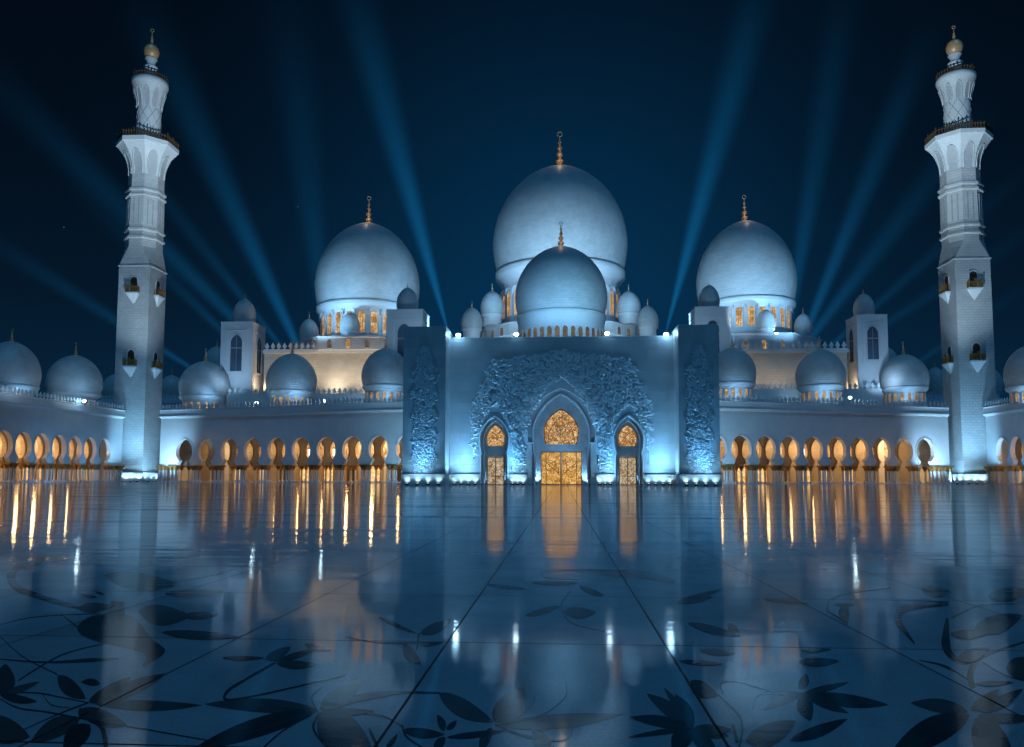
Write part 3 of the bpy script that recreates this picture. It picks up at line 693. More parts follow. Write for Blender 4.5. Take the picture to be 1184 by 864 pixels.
# ------------------------------------------------------------------ minarets
def minaret(px, Y, pbase, ytab, lab, mirror):
    """square shaft, octagon, flared galleries, round top; heights are read at pixel rows"""
    c = at(px, pbase, Y); X = c.x; Zp = lambda y: at(px, y, Y).z
    T = Matrix.Translation((X, Y, 0)); root = thing('minaret', None, lab, 'minaret', 'minarets at the courtyard corners', mtx=T)
    y = ytab; s = 4.05; z1 = Zp(y['chamfer']); z2 = Zp(y['octa'])
    mb = MB(T); mb.box(-s, s, -s, s, 0, z1); mb.build('square_shaft', M['minaret'], root)
    MB(T).box(-s - .22, s + .22, -s - .22, s + .22, 0, 2.3).build('plinth', M['marble_fine'], root)
    MB(T).box(-s - .27, s + .27, -s - .27, s + .27, 2.3, 2.42).build('plinth_band', M['groove'], root)
    MB(T).box(-s - .18, s + .18, -s - .18, s + .18, z1, z1 + .3).build('ledge', M['marble_fine'], root)
    # chamfer from the square to the octagon
    ro = 4.45; mb = MB(T); oc = [(ro * math.cos(PI / 8 + PI * k / 4), ro * math.sin(PI / 8 + PI * k / 4)) for k in range(8)]
    sq = [(s, s), (-s, s), (-s, -s), (s, -s)]
    vs = [(a, b, z1 + .3) for a, b in sq] + [(a, b, z2) for a, b in oc]
    fs = []
    for k in range(4):  # oc[0],oc[1] straddle +y+x corner
        fs.append((k, 4 + 2 * k, 4 + 2 * k + 1)); fs.append((k, 4 + 2 * k + 1, 4 + (2 * k + 2) % 8, (k + 1) % 4))
    mb.add(vs, fs + [tuple(range(4, 12))]); mb.build('chamfer', M['minaret'], root)
    def ring(za, zb, r): return [(r, za), (r, zb)]
    zr = [Zp(v) for v in y['rings']]
    pr = [(ro, z2 - .1)]
    for k, zz in enumerate(zr): pr += [(ro, zz - .55), (ro + .45, zz - .3), (ro + .45, zz + .1), (ro + .1, zz + .35)]; 
    zf0, zf1 = Zp(y['flare0']), Zp(y['gal1'])
    pr += [(ro - .15, zr[-1] + .8), (ro - .15, zf0)]
    mb = MB(T); mb.lathe(pr, 8, rot=PI / 8, smooth=False, cap=False); mb.build('octagonal_shaft', M['minaret'], root)
    # narrow blind slots on the octagon
    mb = MB(T)
    for k in range(8):
        a = PI * k / 4; Tk = Matrix.Rotation(a, 4, 'Z'); zz0, zz1 = zr[1] + 1.2, zr[2] - 1.2; q = (ro + .14) * math.cos(PI / 8)
        for xx in (-.62, .62):
            vs = [Tk @ Vector(p) for p in ((q + .03, xx - .12, zz0), (q + .03, xx + .12, zz0), (q + .03, xx + .12, zz1), (q + .03, xx - .12, zz1), (q - .3, xx - .12, zz0), (q - .3, xx + .12, zz0), (q - .3, xx + .12, zz1), (q - .3, xx - .12, zz1))]
            mb.add(vs, [(0, 1, 2, 3), (4, 5, 6, 7), (0, 1, 5, 4), (2, 3, 7, 6), (0, 3, 7, 4), (1, 2, 6, 5)])
    mb.build('slot', M['band'], root)
    # flared gallery: concave corbel with pointed niches
    rg = y['rg']; h = zf1 - zf0; pr = []
    for i in range(13):
        t = i / 12; pr.append((ro - .15 + (rg - ro) * (t ** 2.3), zf0 + h * .86 * t))
    pr += [(rg + .2, zf0 + h * .88), (rg + .2, zf1), (.5, zf1)]
    mb = MB(T); mb.lathe(pr, 8, rot=PI / 8, smooth=False); mb.build('gallery', M['marble_fine'], root)
    def niches(zf0, h, r0, r1, n, mt, name, off=0, round_=False, exp=2.3):
        m = MB(T); e = MB(T)
        for k in range(n):
            a = 2 * PI * (k + off) / n; Tk = Matrix.Rotation(a, 4, 'Z'); wq = r0 * math.tan(PI / n) * .62; pts = []
            for i in range(15):
                t = i / 14; xx = wq * math.cos(PI * t); zz = .22 + .56 * math.sin(PI * t) ** .8; 
                pts.append((xx, zz))
            pts = [(wq, -.04)] + pts + [(-wq, -.04)]
            def P(x, tt, o):
                tt = max(tt, 0); r_ = (r0 + (r1 - r0) * tt ** exp) * (math.cos(PI / n) if not round_ else 1) + o
                sc_ = 1 + (r1 / r0 - 1) * tt ** exp * .8
                return Tk @ Vector((r_, x * sc_, zf0 + h * .86 * tt))
            rows = 14
            # darker strips laid over the surface, a recess's shade put into their colour
            L_ = []
            for i in range(len(pts) // 2):
                L_.append((P(pts[i][0], pts[i][1], .05), P(-pts[i][0], pts[i][1], .05)))
            vs = [q for pr_ in L_ for q in pr_]
            m.add(vs, [(2 * i, 2 * i + 1, 2 * i + 3, 2 * i + 2) for i in range(len(L_) - 1)])
            e.tube([P(x, z_, .10) for x, z_ in pts], .10, 5)
        m.build(name, mt, root); e.build('niche_moulding', M['marble_fine'], root)
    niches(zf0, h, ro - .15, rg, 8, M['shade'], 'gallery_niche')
    # railing of the lower gallery
    def railing(z, r, n, m8, hgt, name='railing'):
        mb = MB(T)
        for k in range(n):
            a = 2 * PI * k / n
            if m8:
                am = (a - PI / 8) % (PI / 4) - PI / 8; rr = r * math.cos(PI / 8) / math.cos(am)
                rr = r * math.cos(PI / 8) / math.cos(((a + PI / 8) % (PI / 4)) - PI / 8)
            else: rr = r
            hq = hgt * (1.25 if k % 6 == 0 else 1)
            mb.lathe([(.13, 0), (.13, hq * .7), (.22, hq * .78), (.13, hq * .88), (.02, hq)], 6, c=(rr * math.cos(a), rr * math.sin(a), z))
        n8 = 8 if m8 else 32
        for zz in (.15, hgt * .62):
            mb.lathe([(r - .14, z + zz), (r + .08, z + zz), (r + .08, z + zz + .22), (r - .14, z + zz + .22), (r - .14, z + zz)], n8, rot=PI / 8 if m8 else 0, smooth=False, cap=False)
        mb.build(name, M['bronze'], root)
    railing(zf1, rg, 64, True, 1.9)
    # round upper shaft
    zg2a, zg2b = Zp(y['flare2']), Zp(y['gal2']); rc = y['rc']; r2 = y['r2']; h2 = zg2b - zg2a
    mb = MB(T); pr = [(rc, zf1 - .1), (rc * .97, zg2a)]
    for i in range(1, 11): t = i / 10; pr.append((rc * .97 + (r2 - rc * .97) * (t ** 1.7 * (1.35 - .35 * t)), zg2a + h2 * .82 * t))
    pr += [(r2 + .1, zg2a + h2 * .86), (r2 + .1, zg2b), (.4, zg2b)]
    mb.lathe(pr, 40); mb.build('round_shaft', M['marble_fine'], root)
    # diamond lattice lines winding round the shaft
    mb = MB(T)
    for sgn in (-1, 1):
        for k in range(8):
            a0 = PI * k / 4
            mb.tube([((rc * .985 + .02) * math.cos(a0 + sgn * t * 1.9), (rc * .985 + .02) * math.sin(a0 + sgn * t * 1.9), zf1 + .2 + (zg2a - zf1 - .4) * t) for t in [i / 16 for i in range(17)]], .055, 4)
    mb.build('lattice', M['band'], root)
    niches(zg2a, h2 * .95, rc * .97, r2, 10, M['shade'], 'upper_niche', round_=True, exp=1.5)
    railing(zg2b, r2 - .1, 36, False, 1.4)
    # lantern, ball and crescent
    z3, z4, z5, zb = Zp(y['lan']), Zp(y['neck']), Zp(y['ball']), Zp(y['tip']); rb = y['rb']
    mb = MB(T); mb.lathe([(1.6, zg2b), (1.45, zg2b + 1.2), (1.2, z3 - 1.0), (1.25, z3 - .6), (1.75, z3), (1.75, z3 + .25), (1.15, z3 + .6), (1.0, z4 - .8), (1.5, z4 - .1), (1.5, z4 + .2)], 24); mb.build('lantern', M['marble_fine'], root)
    mb = MB(T); mb.lathe([(rb * max(.02, math.sin(PI * i / 16)) * (1.03), z5 - rb * 1.12 * math.cos(PI * i / 16)) for i in range(17)], 28); zt = z5 + rb * 1.1
    hh = zb - zt; mb.lathe([(.35, zt - .15), (.28, zt + hh * .15), (.42, zt + hh * .25), (.2, zt + hh * .35), (.3, zt + hh * .42), (.12, zt + hh * .52), (.08, zt + hh * .78)], 12)
    mb.torus((0, 0, zt + hh * .88), hh * .10, hh * .03, 18, 6)
    mb.build('gold_ball', M['gold'], root)
    # little balconies, two heights on the two faces that look to the courtyard
    for yy in y['balc']:
        for ang, dy in ((0, 0), (-PI / 2 if mirror else PI / 2, 0)):
            zz = Zp(yy); Tb = T @ Matrix.Rotation(ang, 4, 'Z') @ Matrix.Translation((0, -s, zz)) @ Matrix.Diagonal((1.4, 1.3, 1.3, 1))
            mb = MB(Tb); mb.box(-1.15, 1.15, -.95, .1, 0, .3)
            mb.add([(-1.0, -.85, 0), (1.0, -.85, 0), (1.0, .1, 0), (-1.0, .1, 0), (0, .05, -1.9), (.15, .1, -1.9)], [(0, 1, 2, 3), (0, 1, 4), (1, 2, 5, 4), (2, 3, 4, 5), (3, 0, 4)])
            bo = mb.build('balcony', M['column'], root)
            mb = MB(Tb)
            for k in range(8):
                x = -1.05 + .3 * k; hq = 1.75 if k in (0, 7, 3, 4) else 1.35; mb.lathe([(.075, .3), (.075, hq), (.11, hq + .08), (.02, hq + .22)], 6, c=(x, -.85, 0))
            for x in (-1.05, 1.05):
                for yy_ in (-.6, -.3, -.05): mb.lathe([(.07, .3), (.07, 1.45), (.02, 1.6)], 6, c=(x, yy_, 0))
            for z_ in (.45, 1.25): mb.box(-1.1, 1.1, -.89, -.80, z_, z_ + .1)
            mb.build('railing', M['capital'], bo)
            MB(Tb).prism([(x, z_ + .3) for x, z_ in archpoly(.62, 3.2)], -.06, .1).build('door', M['door_wood'], bo)
            g = MB(Tb); g.strip([(x, z_ + .3) for x, z_ in archpoly(.62, 3.2)], .18, -.12, .1); g.build('door_surround', M['marble_fine'], bo)
    return X, s
M['shade'] = mat('niche_shade_stone', (.52, .52, .54), .6, var=.1)  # niche shade put into a darker stone colour
tabL = dict(chamfer=313, octa=290, rings=[279, 270, 231, 225], flare0=207, gal1=170, rg=7.3, flare2=128, gal2=96, rc=2.95, r2=4.35, lan=80, neck=70, ball=61, rb=1.85, tip=34, balc=[345, 428])
tabR = dict(chamfer=305, octa=283, rings=[274, 265, 224, 218], flare0=200, gal1=162, rg=7.1, flare2=119, gal2=90, rc=2.95, r2=4.3, lan=74, neck=64, ball=55, rb=1.85, tip=29, balc=[340, 422])
LMX, LMS = minaret(156, 191, 562, tabL, 'tall white minaret on the left, square below, round above, gold ball on top', False)
RMX, RMS = minaret(1124.5, 191, 552, tabR, 'tall white minaret on the right, square below, round above, gold ball on top', True)

# ------------------------------------------------------------------ entrance portal
PY = 127.0
def px2(x, y, Y=PY):
    p = at(x, y, Y); return (p.x, p.z)
portal = thing('entrance_portal', (at(649, 560, PY).x, PY, 0), 'massive pale entrance portal with one tall and two small lit arches and carved vines', 'portal')
CX = portal.location.x if False else at(649, 560, PY).x
T = Matrix.Translation((CX, PY, 0))
def ox(px, Y=PY): return at(px, 500, Y).x - CX
def oz(py, Y=PY): return at(649, py, Y).z
wl, wr = ox(514), ox(786)
ztop = oz(390.5)
k1 = keyhole(5.5, 15.9, 6.9, 5.35, 4.75, 0.0, point=2); kb = keyhole(4.5, 14.9, 5.0, 4.25, 4.25, 0, point=2)
s1 = keyhole(2.35, 11.2, 5.2, 1.95, 2.15, 0, point=2)
SX = ox(727) 
def holes(list_, x0, x1, zt):
    poly = [(x0, 0)]
    for cx_, hk in list_: poly += [(cx_ + x, z) for x, z in full(hk)]
    return poly + [(x1, 0), (x1, zt), (x0, zt)]
holesL = [(-SX, s1), (0, k1), (SX, s1)]
MB(T).prism(holes(holesL, wl, wr, ztop), 0, 1.3).build('screen_wall', M['portal'], portal)
MB(T).prism(holes([(-SX, keyhole(1.95, 10.6, 5.2, 1.65, 1.8, 0, point=2)), (0, kb), (SX, keyhole(1.95, 10.6, 5.2, 1.65, 1.8, 0, point=2))], wl, wr, ztop - .3), 1.303, 2.6).build('inner_screen_wall', M['portal'], portal)
# infill walls with the bulb windows
kw = keyhole(2.98, 12.75, 6.75, 2.6, 3.4, 0, point=2); kw = [(-3.4, 0), (-3.4, 5.6)] + kw[2:]
ks = keyhole(1.55, 10.05, 6.5, 1.35, 1.45, 0, point=2); ks = [(-1.45, 0), (-1.45, 4.7)] + ks[2:]
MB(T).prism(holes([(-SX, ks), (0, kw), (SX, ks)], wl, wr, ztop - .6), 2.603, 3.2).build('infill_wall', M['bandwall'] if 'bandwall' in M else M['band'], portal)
MB(T).box(wl, wr, 3.6, 16, 0, ztop - .9).build('rear_block', M['portal'], portal)
# mouldings round the arches
mb = MB(T); mb.strip([(x, z) for x, z in full(kb)], .26, .95, 1.32); mb.build('arch_moulding', M['column'], portal)
mb = MB(T); mb.box(-5.6, -4.5, -.16, 1.2, 6.75, 6.98); mb.box(4.5, 5.6, -.16, 1.2, 6.75, 6.98); mb.build('impost', M['column'], portal)
for sx in (-SX, SX):
    mb = MB(T @ Matrix.Translation((sx, 0, 0))); mb.strip(full(s1), .24, -.14, .02); mb.strip(full(keyhole(1.95, 10.6, 5.2, 1.65, 1.8, 0, point=2)), .10, 1.18, 1.31); mb.build('arch_moulding', M['column'], portal)
    Ts = T @ Matrix.Translation((sx, 0, 0))
    win = MB(Ts).prism([(x, z) for x, z in full([p for p in ks if p[1] > 6.4])], 2.78, 2.86).build('window', M['glass'], portal)
    g = MB(Ts); g.tube([(-1.3, 2.74, 6.8), (0, 2.74, 8.4), (1.3, 2.74, 9.2)], .05, 5); g.tube([(1.3, 2.74, 6.8), (0, 2.74, 8.4), (-1.3, 2.74, 9.2)], .05, 5); g.strip([(x * .97, z) for x, z in full([p for p in ks if p[1] > 6.4])], -.09, 2.66, 2.76); g.build('tracery', M['bronze'], win)
    MB(Ts).box(-1.44, 1.44, 2.62, 3.1, 4.72, 6.48).build('lintel', M['band'], portal)
    dr = MB(Ts).box(-1.44, 1.44, 2.80, 2.9, .02, 4.7).build('door', M['bluedoor'], portal)
    g = MB(Ts); 
    for x in (-1.38, 0, 1.38): g.box(x - .06, x + .06, 2.66, 2.78, .02, 4.7)
    for z in (.1, 1.5, 4.6): g.box(-1.38, 1.38, 2.67, 2.77, z - .05, z + .05)
    g.build('door_frame', M['bronze'], dr)
win = MB(T).prism(full([p for p in kw if p[1] > 6.7]), 2.78, 2.86).build('window', M['glass'], portal)
g = MB(T); g.strip(full([(x * .985, z) for x, z in kw if z > 6.7]), -.16, 2.64, 2.76)
for sg in (-1, 1):
    g.tube([(sg * 2.2, 2.73, 6.9), (sg * 2.1, 2.73, 8.3), (sg * 1.6, 2.73, 9.6), (sg * .8, 2.73, 10.7), (0, 2.73, 11.35)], .06, 5)
    g.tube([(sg * 2.7, 2.73, 8.0), (sg * 1.7, 2.73, 7.5), (sg * .6, 2.73, 7.4), (0, 2.73, 6.9)], .045, 5)
    g.tube([(sg * 2.5, 2.73, 10.2), (sg * 1.3, 2.73, 9.0), (0, 2.73, 7.9)], .045, 5)
    g.tube([(sg * 1.4, 2.73, 11.3), (sg * .9, 2.73, 9.3), (0, 2.73, 8.4)], .045, 5)
    g.tube([(0, 2.73, 12.7), (sg * .5, 2.73, 11.8), (0, 2.73, 11.0)], .045, 5)
for k in range(12): a = 2 * PI * k / 12; g.tube([(0, 2.73, 9.2), (.75 * math.cos(a), 2.73, 9.2 + .75 * math.sin(a))], .03, 4)
g.torus((0, 2.73, 9.2), .76, .05, 24, 5)
g.build('tracery', M['bronze'], win)
mb = MB(T); mb.add([(-2.6, 2.58, 6.76), (2.6, 2.58, 6.76), (3.4, 2.58, 5.6), (-3.4, 2.58, 5.6), (-2.6, 3.1, 6.76), (2.6, 3.1, 6.76), (3.4, 3.1, 5.6), (-3.4, 3.1, 5.6)], [(0, 1, 2, 3), (4, 5, 6, 7), (0, 1, 5, 4), (1, 2, 6, 5), (2, 3, 7, 6), (3, 0, 4, 7)]); mb.build('lintel', M['band'], portal)
for sg in (-1, 1):
    x0, x1 = (sg * 3.38, sg * .07) if sg < 0 else (.07, 3.38)
    d = MB(T).box(min(x0, x1), max(x0, x1), 2.80, 2.9, .03, 5.55).build('door', M['doorglass'], portal)
    g = MB(T); a, b = min(x0, x1), max(x0, x1)
    for x in (a + .05, b - .05, (a + b) / 2 + sg * .8): g.box(x - .05, x + .05, 2.66, 2.78, .03, 5.55)
    for z in (.12, 5.48): g.box(a, b, 2.67, 2.77, z - .07, z + .07)
    m_ = (a + b) / 2
    g.tube([(sg * .2, 2.73, 1.7), (sg * 1.5, 2.73, 2.9), (sg * 3.0, 2.73, 4.2)], .05, 5); g.torus((sg * 1.7, 2.73, 3.2), .9, .045, 24, 5)
    g.tube([(sg * .45, 2.62, 2.0), (sg * .45, 2.62, 2.9)], .05, 6)
    g.build('door_frame', M['bronze'], d)
# pilasters: forward blocks at the two ends
PF = -5.0
pil = []
for (a, b, c_, pt) in ((465.5, 514.5, 'left', 378.5), (785.5, 832.5, 'right', 376.5)):
    xa, xb = ox(a, PY + PF), ox(b, PY + PF)
    z = at((a + b) / 2, pt, PY + PF).z
    p = MB(T).box(xa, xb, PF, 11, 0, z).build('pilaster', M['portal'], portal)
    pil.append((xa, xb, z))
# plinth and its joint
def plinthrun(segs, y):
    for a, b in segs:
        p = MB(T).box(a, b, y - .16, y + .05, 0, 1.78).build('plinth', M['portal'], portal); MB(T).box(a, b, y - .22, y + .05, 1.78, 1.90).build('plinth_band', M['groove'], p)
csegs = [(pil[0][1] + .02, -SX - 2.45), (-SX + 2.45, -5.6), (5.6, SX - 2.45), (SX + 2.45, pil[1][0] - .02)]
plinthrun(csegs, 0); plinthrun([(pil[0][0] - .16, pil[0][1] + .14), (pil[1][0] - .14, pil[1][1] + .16)], PF)
MB(T).box(pil[0][0] - 1, pil[1][1] + 1, PF - 1.2, 3.5, -.3, .02).build('threshold', M['column'], portal)
# thin coping along the top edge
mb = MB(T); mb.box(wl, wr, -.08, 1.2, ztop, ztop + .14)
for xa, xb, z in pil: mb.box(xa - .06, xb + .06, PF - .06, 11.05, z, z + .14)
mb.build('coping', M['column'], portal)

# carved vines: thousands of small raised leaves and the stems that carry them
def inside(p, poly):
    x, y = p; r = False; n = len(poly); j = n - 1
    for i in range(n):
        if (poly[i][1] > y) != (poly[j][1] > y) and x < (poly[j][0] - poly[i][0]) * (y - poly[i][1]) / (poly[j][1] - poly[i][1]) + poly[i][0]: r = not r
        j = i
    return r
def carve(mb, x, z, ang, L, Wd, hgt, y0):
    c, s = math.cos(ang), math.sin(ang)
    P = []
    for a, b, h in ((-.5, 0, -.02), (-.15, -.5, -.02), (.5, 0, -.02), (-.15, .5, -.02), (-.1, -.18, .8), (-.1, .18, .8), (.22, 0, 1.0)):
        P.append((x + (a * L) * c - (b * Wd) * s, y0 - hgt * h, z + (a * L) * s + (b * Wd) * c))
    mb.add(P, [(0, 4, 5), (0, 1, 4), (1, 2, 6, 4), (2, 3, 5, 6), (3, 0, 5), (4, 6, 5)])
rnd = random.Random(11)
outline_px = [(548, 538), (543, 505), (545, 468), (552, 458), (551, 447), (562, 438), (560, 428), (568, 421), (566, 415), (590, 414), (606, 410), (625, 411), (640, 405), (649, 404)]
outl = [(ox(x), oz(y)) for x, y in outline_px]; outl = outl + [(-x, z) for x, z in outl[::-1]] + [(SX + 4.0, 1.95), (-SX - 4.0, 1.95)]
def allowed(x, z):
    if not inside((x, z), outl): return False
    ax = abs(x)
    if z < 4.4 and ax > SX + 2.2: return False
    if ax < 5.8 and z < 7: return False
    hz = (z - 10.2) / 7.2; 
    if z >= 7 and ax / 6.4 < 1 and (z - 7) < 10.3 * (1 - (ax / 6.4) ** 1.9): return False
    dx = abs(ax - SX)
    if dx < 2.75 and z < 7: return False
    if z >= 7 and dx < 3.0 and (z - 7) < 5.9 * (1 - (dx / 3.0) ** 2): return False
    if ax > SX + 2 and z < 10:
        if ax > SX + 2 + 1.9 + .5 * math.sin(z * 2.1): return False
        if z < 6.0 and rnd.random() < .55: return False
    return True
mb = MB(T); cnt = 0
ph = [rnd.uniform(0, 6) for _ in range(6)]
def flow(x, z):
    return .55 * math.sin(x * .55 + z * .8 + ph[0]) + .45 * math.sin(x * 1.3 - z * 1.1 + ph[1]) + .35 * math.sin(z * 2.2 + ph[2])
while cnt < 7500:
    x = rnd.uniform(-SX - 4.6, SX + 4.6); z = rnd.uniform(1.95, oz(404))
    cnt += 1
    if not allowed(x, z): continue
    f = math.sin(x * 1.1 + 1.7 * math.sin(z * 1.3)) * math.sin(z * 1.9 + 1.2 * math.sin(x * .9))
    if f < -.62 and rnd.random() < .75: continue
    sg = 1 if x > 0 else -1
    a = flow(x, z) + (PI if rnd.random() < .5 else 0) + sg * .35 + rnd.uniform(-.7, .7)
    sz = rnd.uniform(.7, 1.15) * (.75 if z < 8 else 1)
    carve(mb, x, z, a, .85 * sz, .36 * sz, rnd.uniform(.10, .22) * (.55 if not allowed(x * 1.09, z + .8 if z > 9 else z) else 1), 0)
# stems
for k in range(90):
    x = rnd.uniform(-SX - 3, SX + 3); z = rnd.uniform(4, oz(420)); pts = []; a = rnd.uniform(0, 6.3)
    for i in range(10):
        if not allowed(x, z): break
        pts.append((x, -.06, z)); a += flow(x, z) * .35; x += .42 * math.cos(a); z += .42 * math.sin(a)
    if len(pts) > 3: mb.tube(pts, .07, 5)
mb.build('carved_vines', M['relief'], portal)
for xa, xb, zt in pil:
    mb = MB(T); m = (xa + xb) / 2; hw = 1.95
    for k in range(2300):
        z = rnd.uniform(1.95, zt - 3.2); t = z / (zt - 3.2)
        wq = hw * min(1, (1 - t) * 4.5 + .2) * (1 + .14 * math.sin(z * 1.9)); x = rnd.uniform(-wq, wq)
        if math.sin(x * 2.3 + z * 1.1) * math.sin(z * 2.3 - x) < -.55 and rnd.random() < .7: continue
        if t > .7 and rnd.random() < (t - .7) * 2: continue
        carve(mb, m + x, z, rnd.uniform(-.8, .8) + (PI if rnd.random() < .5 else 0) + (.5 if x > 0 else -.5), rnd.uniform(.4, .7), rnd.uniform(.17, .28), rnd.uniform(.08, .17), PF)
    mb.build('carved_vines', M['relief'], portal)

# ------------------------------------------------------------------ domed halls behind
def octa(mb, r, z0, z1, c=(0, 0), n=8, rot=PI / 8, lip=.25):
    mb.lathe([(r, z0), (r, z1 - .5), (r + lip, z1 - .35), (r + lip, z1)], n, c=(c[0], c[1], 0), rot=rot, smooth=False)
def big_drum(root, x, Y, zb, zr, Rd, nwin, wz0, whh, whw, glass='drumglass'):
    rd = Rd * .86; T = Matrix.Translation((x, Y, 0))
    mb = MB(T); mb.lathe([(rd + .6, zb), (rd + .6, zb + .7), (rd, zb + .8), (rd, zr - .19 * Rd), (rd * 1.02, zr - .15 * Rd), (Rd * .93, zr - .09 * Rd), (Rd * .965, zr - .05 * Rd), (Rd * .965, zr - .02 * Rd)], 72)
    mb.build('drum', M['marble_fine'], root)
    ring_of_windows(root, x, Y, wz0, rd * math.cos(PI / 72) + .02, nwin, whw, whh, half=95, glass=glass, hood=True, name='drum_window')

def side_hall(sgn, cx, ytop, yrim, rpx, fin, label, smalls, tier_l, wall_px, tierwin, y_wall, y_tier, y_win0, y_win1):
    Y = 218.0; x, y, zr, Rd, Hd = dpx(cx, ytop, yrim, rpx, Y)
    root = thing('domed_hall', (x, Y, 0), label, 'hall', 'domed prayer halls')
    T = Matrix.Translation((x, Y, 0))
    rt = abs((at(tier_l, 400, Y) - at(cx, 400, Y)).x)
    z_tier = at(cx, y_tier, Y - rt).z; z_wall = at(cx, y_wall, 200).z; wx0, wx1 = at(wall_px[0], 400, 200).x - x, at(wall_px[1], 400, 200).x - x
    MB(T).box(wx0, wx1, 200 - Y, 22, 0, z_wall - .8).build('wall', M['cream'], root)
    mb = MB(T); mb.box(wx0 - .3, wx1 + .3, 199.5 - Y, 22.3, z_wall - .8, z_wall); mb.build('cornice', M['marble_fine'], root)
    mb = MB(T); merlons(mb, (wx0, 199.7 - Y), (wx1, 199.7 - Y), z_wall, 1.55, 1.35); mb.build('parapet', M['marble_fine'], root)
    mb = MB(T); octa(mb, rt, z_wall - .1, z_tier, rot=PI / 8); mb.build('terrace', M['marble_fine'], root)
    # arched windows round the terrace wall
    q = rt * math.cos(PI / 8)
    for k in range(-2, 3):
        a = k * PI / 4
        for j in (-1, 0, 1):
            off = j * rt * .24; P = (x + math.sin(a) * q + math.cos(a) * off, Y - math.cos(a) * q + math.sin(a) * off, z_wall + .35)
            window(root, P, a, .62, 2.3, glass='drumglass' if (k, j) == tierwin else 'dimglass', name='terrace_window')
    wz0 = at(cx, y_win0, Y - Rd * .86).z; wz1 = at(cx, y_win1, Y - Rd * .86).z
    big_drum(root, x, Y, z_tier - .1, zr, Rd, 24, wz0, wz1 - wz0, Rd * .062)
    dome_shell(root, (x, Y, zr), Rd, Hd, 96, cap=True, fin=at(cx, ytop - fin, Y).z - at(cx, ytop, Y).z, finr=.12)
    for s in smalls:
        yy = s[4]; small_dome(root, *s[:4], yy, zbase=z_tier - .1, fin_px=s[5])
    return root, x, Y, zr, Rd, z_tier, z_wall
M['cream'] = masonry('cream_wall_blocks', (.76, .70, .62), 1.6, .7, .03, .85)
HL = side_hall(-1, 425, 259.5, 348, 58.8, 33, 'left hall with one great pale dome over a ring of amber windows',
    [(357, 369, 391, 11, 208, 8), (404.5, 362, 382, 11.5, 201.5, 4), (466, 378, 394, 10, 206, 0)], 342, (306, 560), (-0, 0), 404.5, 387, 384, 359)
HR = side_hall(1, 862.7, 257, 344, 56.8, 32, 'right hall with one great pale dome over a ring of amber windows',
    [(929, 363, 384, 10.5, 208, 7), (885.5, 358, 379, 11, 201.5, 0), (826, 378, 394, 10, 206, 0)], 944, (740, 979), (0, 0), 405, 384, 376, 352)
# central hall
x, y, zr, Rd, Hd = dpx(647.5, 194.5, 301, 77.6, 232)
Y = 232.0
hallc = thing('domed_hall', (x, Y, 0), 'central hall behind the portal with the largest dome', 'hall', 'domed prayer halls'); T = Matrix.Translation((x, Y, 0))
zt1 = at(647, 382, 200).z; zt2 = at(647, 367, 205).z
mb = MB(T); octa(mb, 31.0, 0, zt1); mb.build('lower_terrace', M['marble_fine'], hallc)
r2_ = abs(at(551, 380, 232).x - x)
mb = MB(T); octa(mb, r2_, zt1 - .1, zt2, n=16, rot=PI / 16); mb.build('upper_terrace', M['marble_fine'], hallc)
for k in range(-4, 5):
    if abs(k) < 2: continue
    a = k * PI / 8; q = r2_ * math.cos(PI / 16)
    for off in (-2.0, 2.0):
        window(hallc, (x + math.sin(a) * q + math.cos(a) * off, Y - math.cos(a) * q + math.sin(a) * off, zt1 + .6), a, .7, zt2 - zt1 - 1.6, glass='dimglass', name='terrace_window')
wz0 = at(647, 358, Y - Rd * .86).z; wz1 = at(647, 329, Y - Rd * .86).z
big_drum(hallc, x, Y, zt2 - .1, zr, Rd, 28, wz0, wz1 - wz0, Rd * .05)
dome_shell(hallc, (x, Y, zr), Rd, Hd, 112, fin=at(647, 152, Y).z - at(647, 195, Y).z, finr=.12)
for s in ((569, 337, 362, 13.7, 216, 9), (727, 337, 361, 14, 216, 8)): small_dome(hallc, *s[:5], zbase=zt2 - .1, fin_px=s[5])
for s in ((545.5, 356, 379, 12.4, 214, 8), (749, 354, 377, 12.4, 214, 8)): small_dome(hallc, *s[:5], zbase=zt1 - .1, fin_px=s[5])
# front dome straight above the portal roof
x, y, zr, Rd, Hd = dpx(648.8, 286, 358, 53.3, 160)
vest = thing('domed_vestibule', (x, 160, 0), 'round vestibule with a darker mid-sized dome in front of the largest dome', 'vestibule'); T = Matrix.Translation((x, 160, 0))
mb = MB(T); rv = Rd * .93
mb.lathe([(rv + 1, 0), (rv + 1, zr - 5.6), (rv, zr - 5.5), (rv, zr - 1.6), (Rd * .96, zr - .7), (Rd * .96, zr - .05)], 64); mb.build('drum', M['marble_fine'], vest)
ring_of_windows(vest, x, 160, at(648, 392, 160 - Rd).z, rv * math.cos(PI / 64) + .02, 36, .52, at(648, 375.5, 160 - Rd).z - at(648, 392, 160 - Rd).z, half=95, glass='dimglass', name='drum_window')
dome_shell(vest, (x, 160, zr), Rd, Hd, 96, fin=at(648, 256, 160).z - at(648, 286, 160).z, finr=.12)

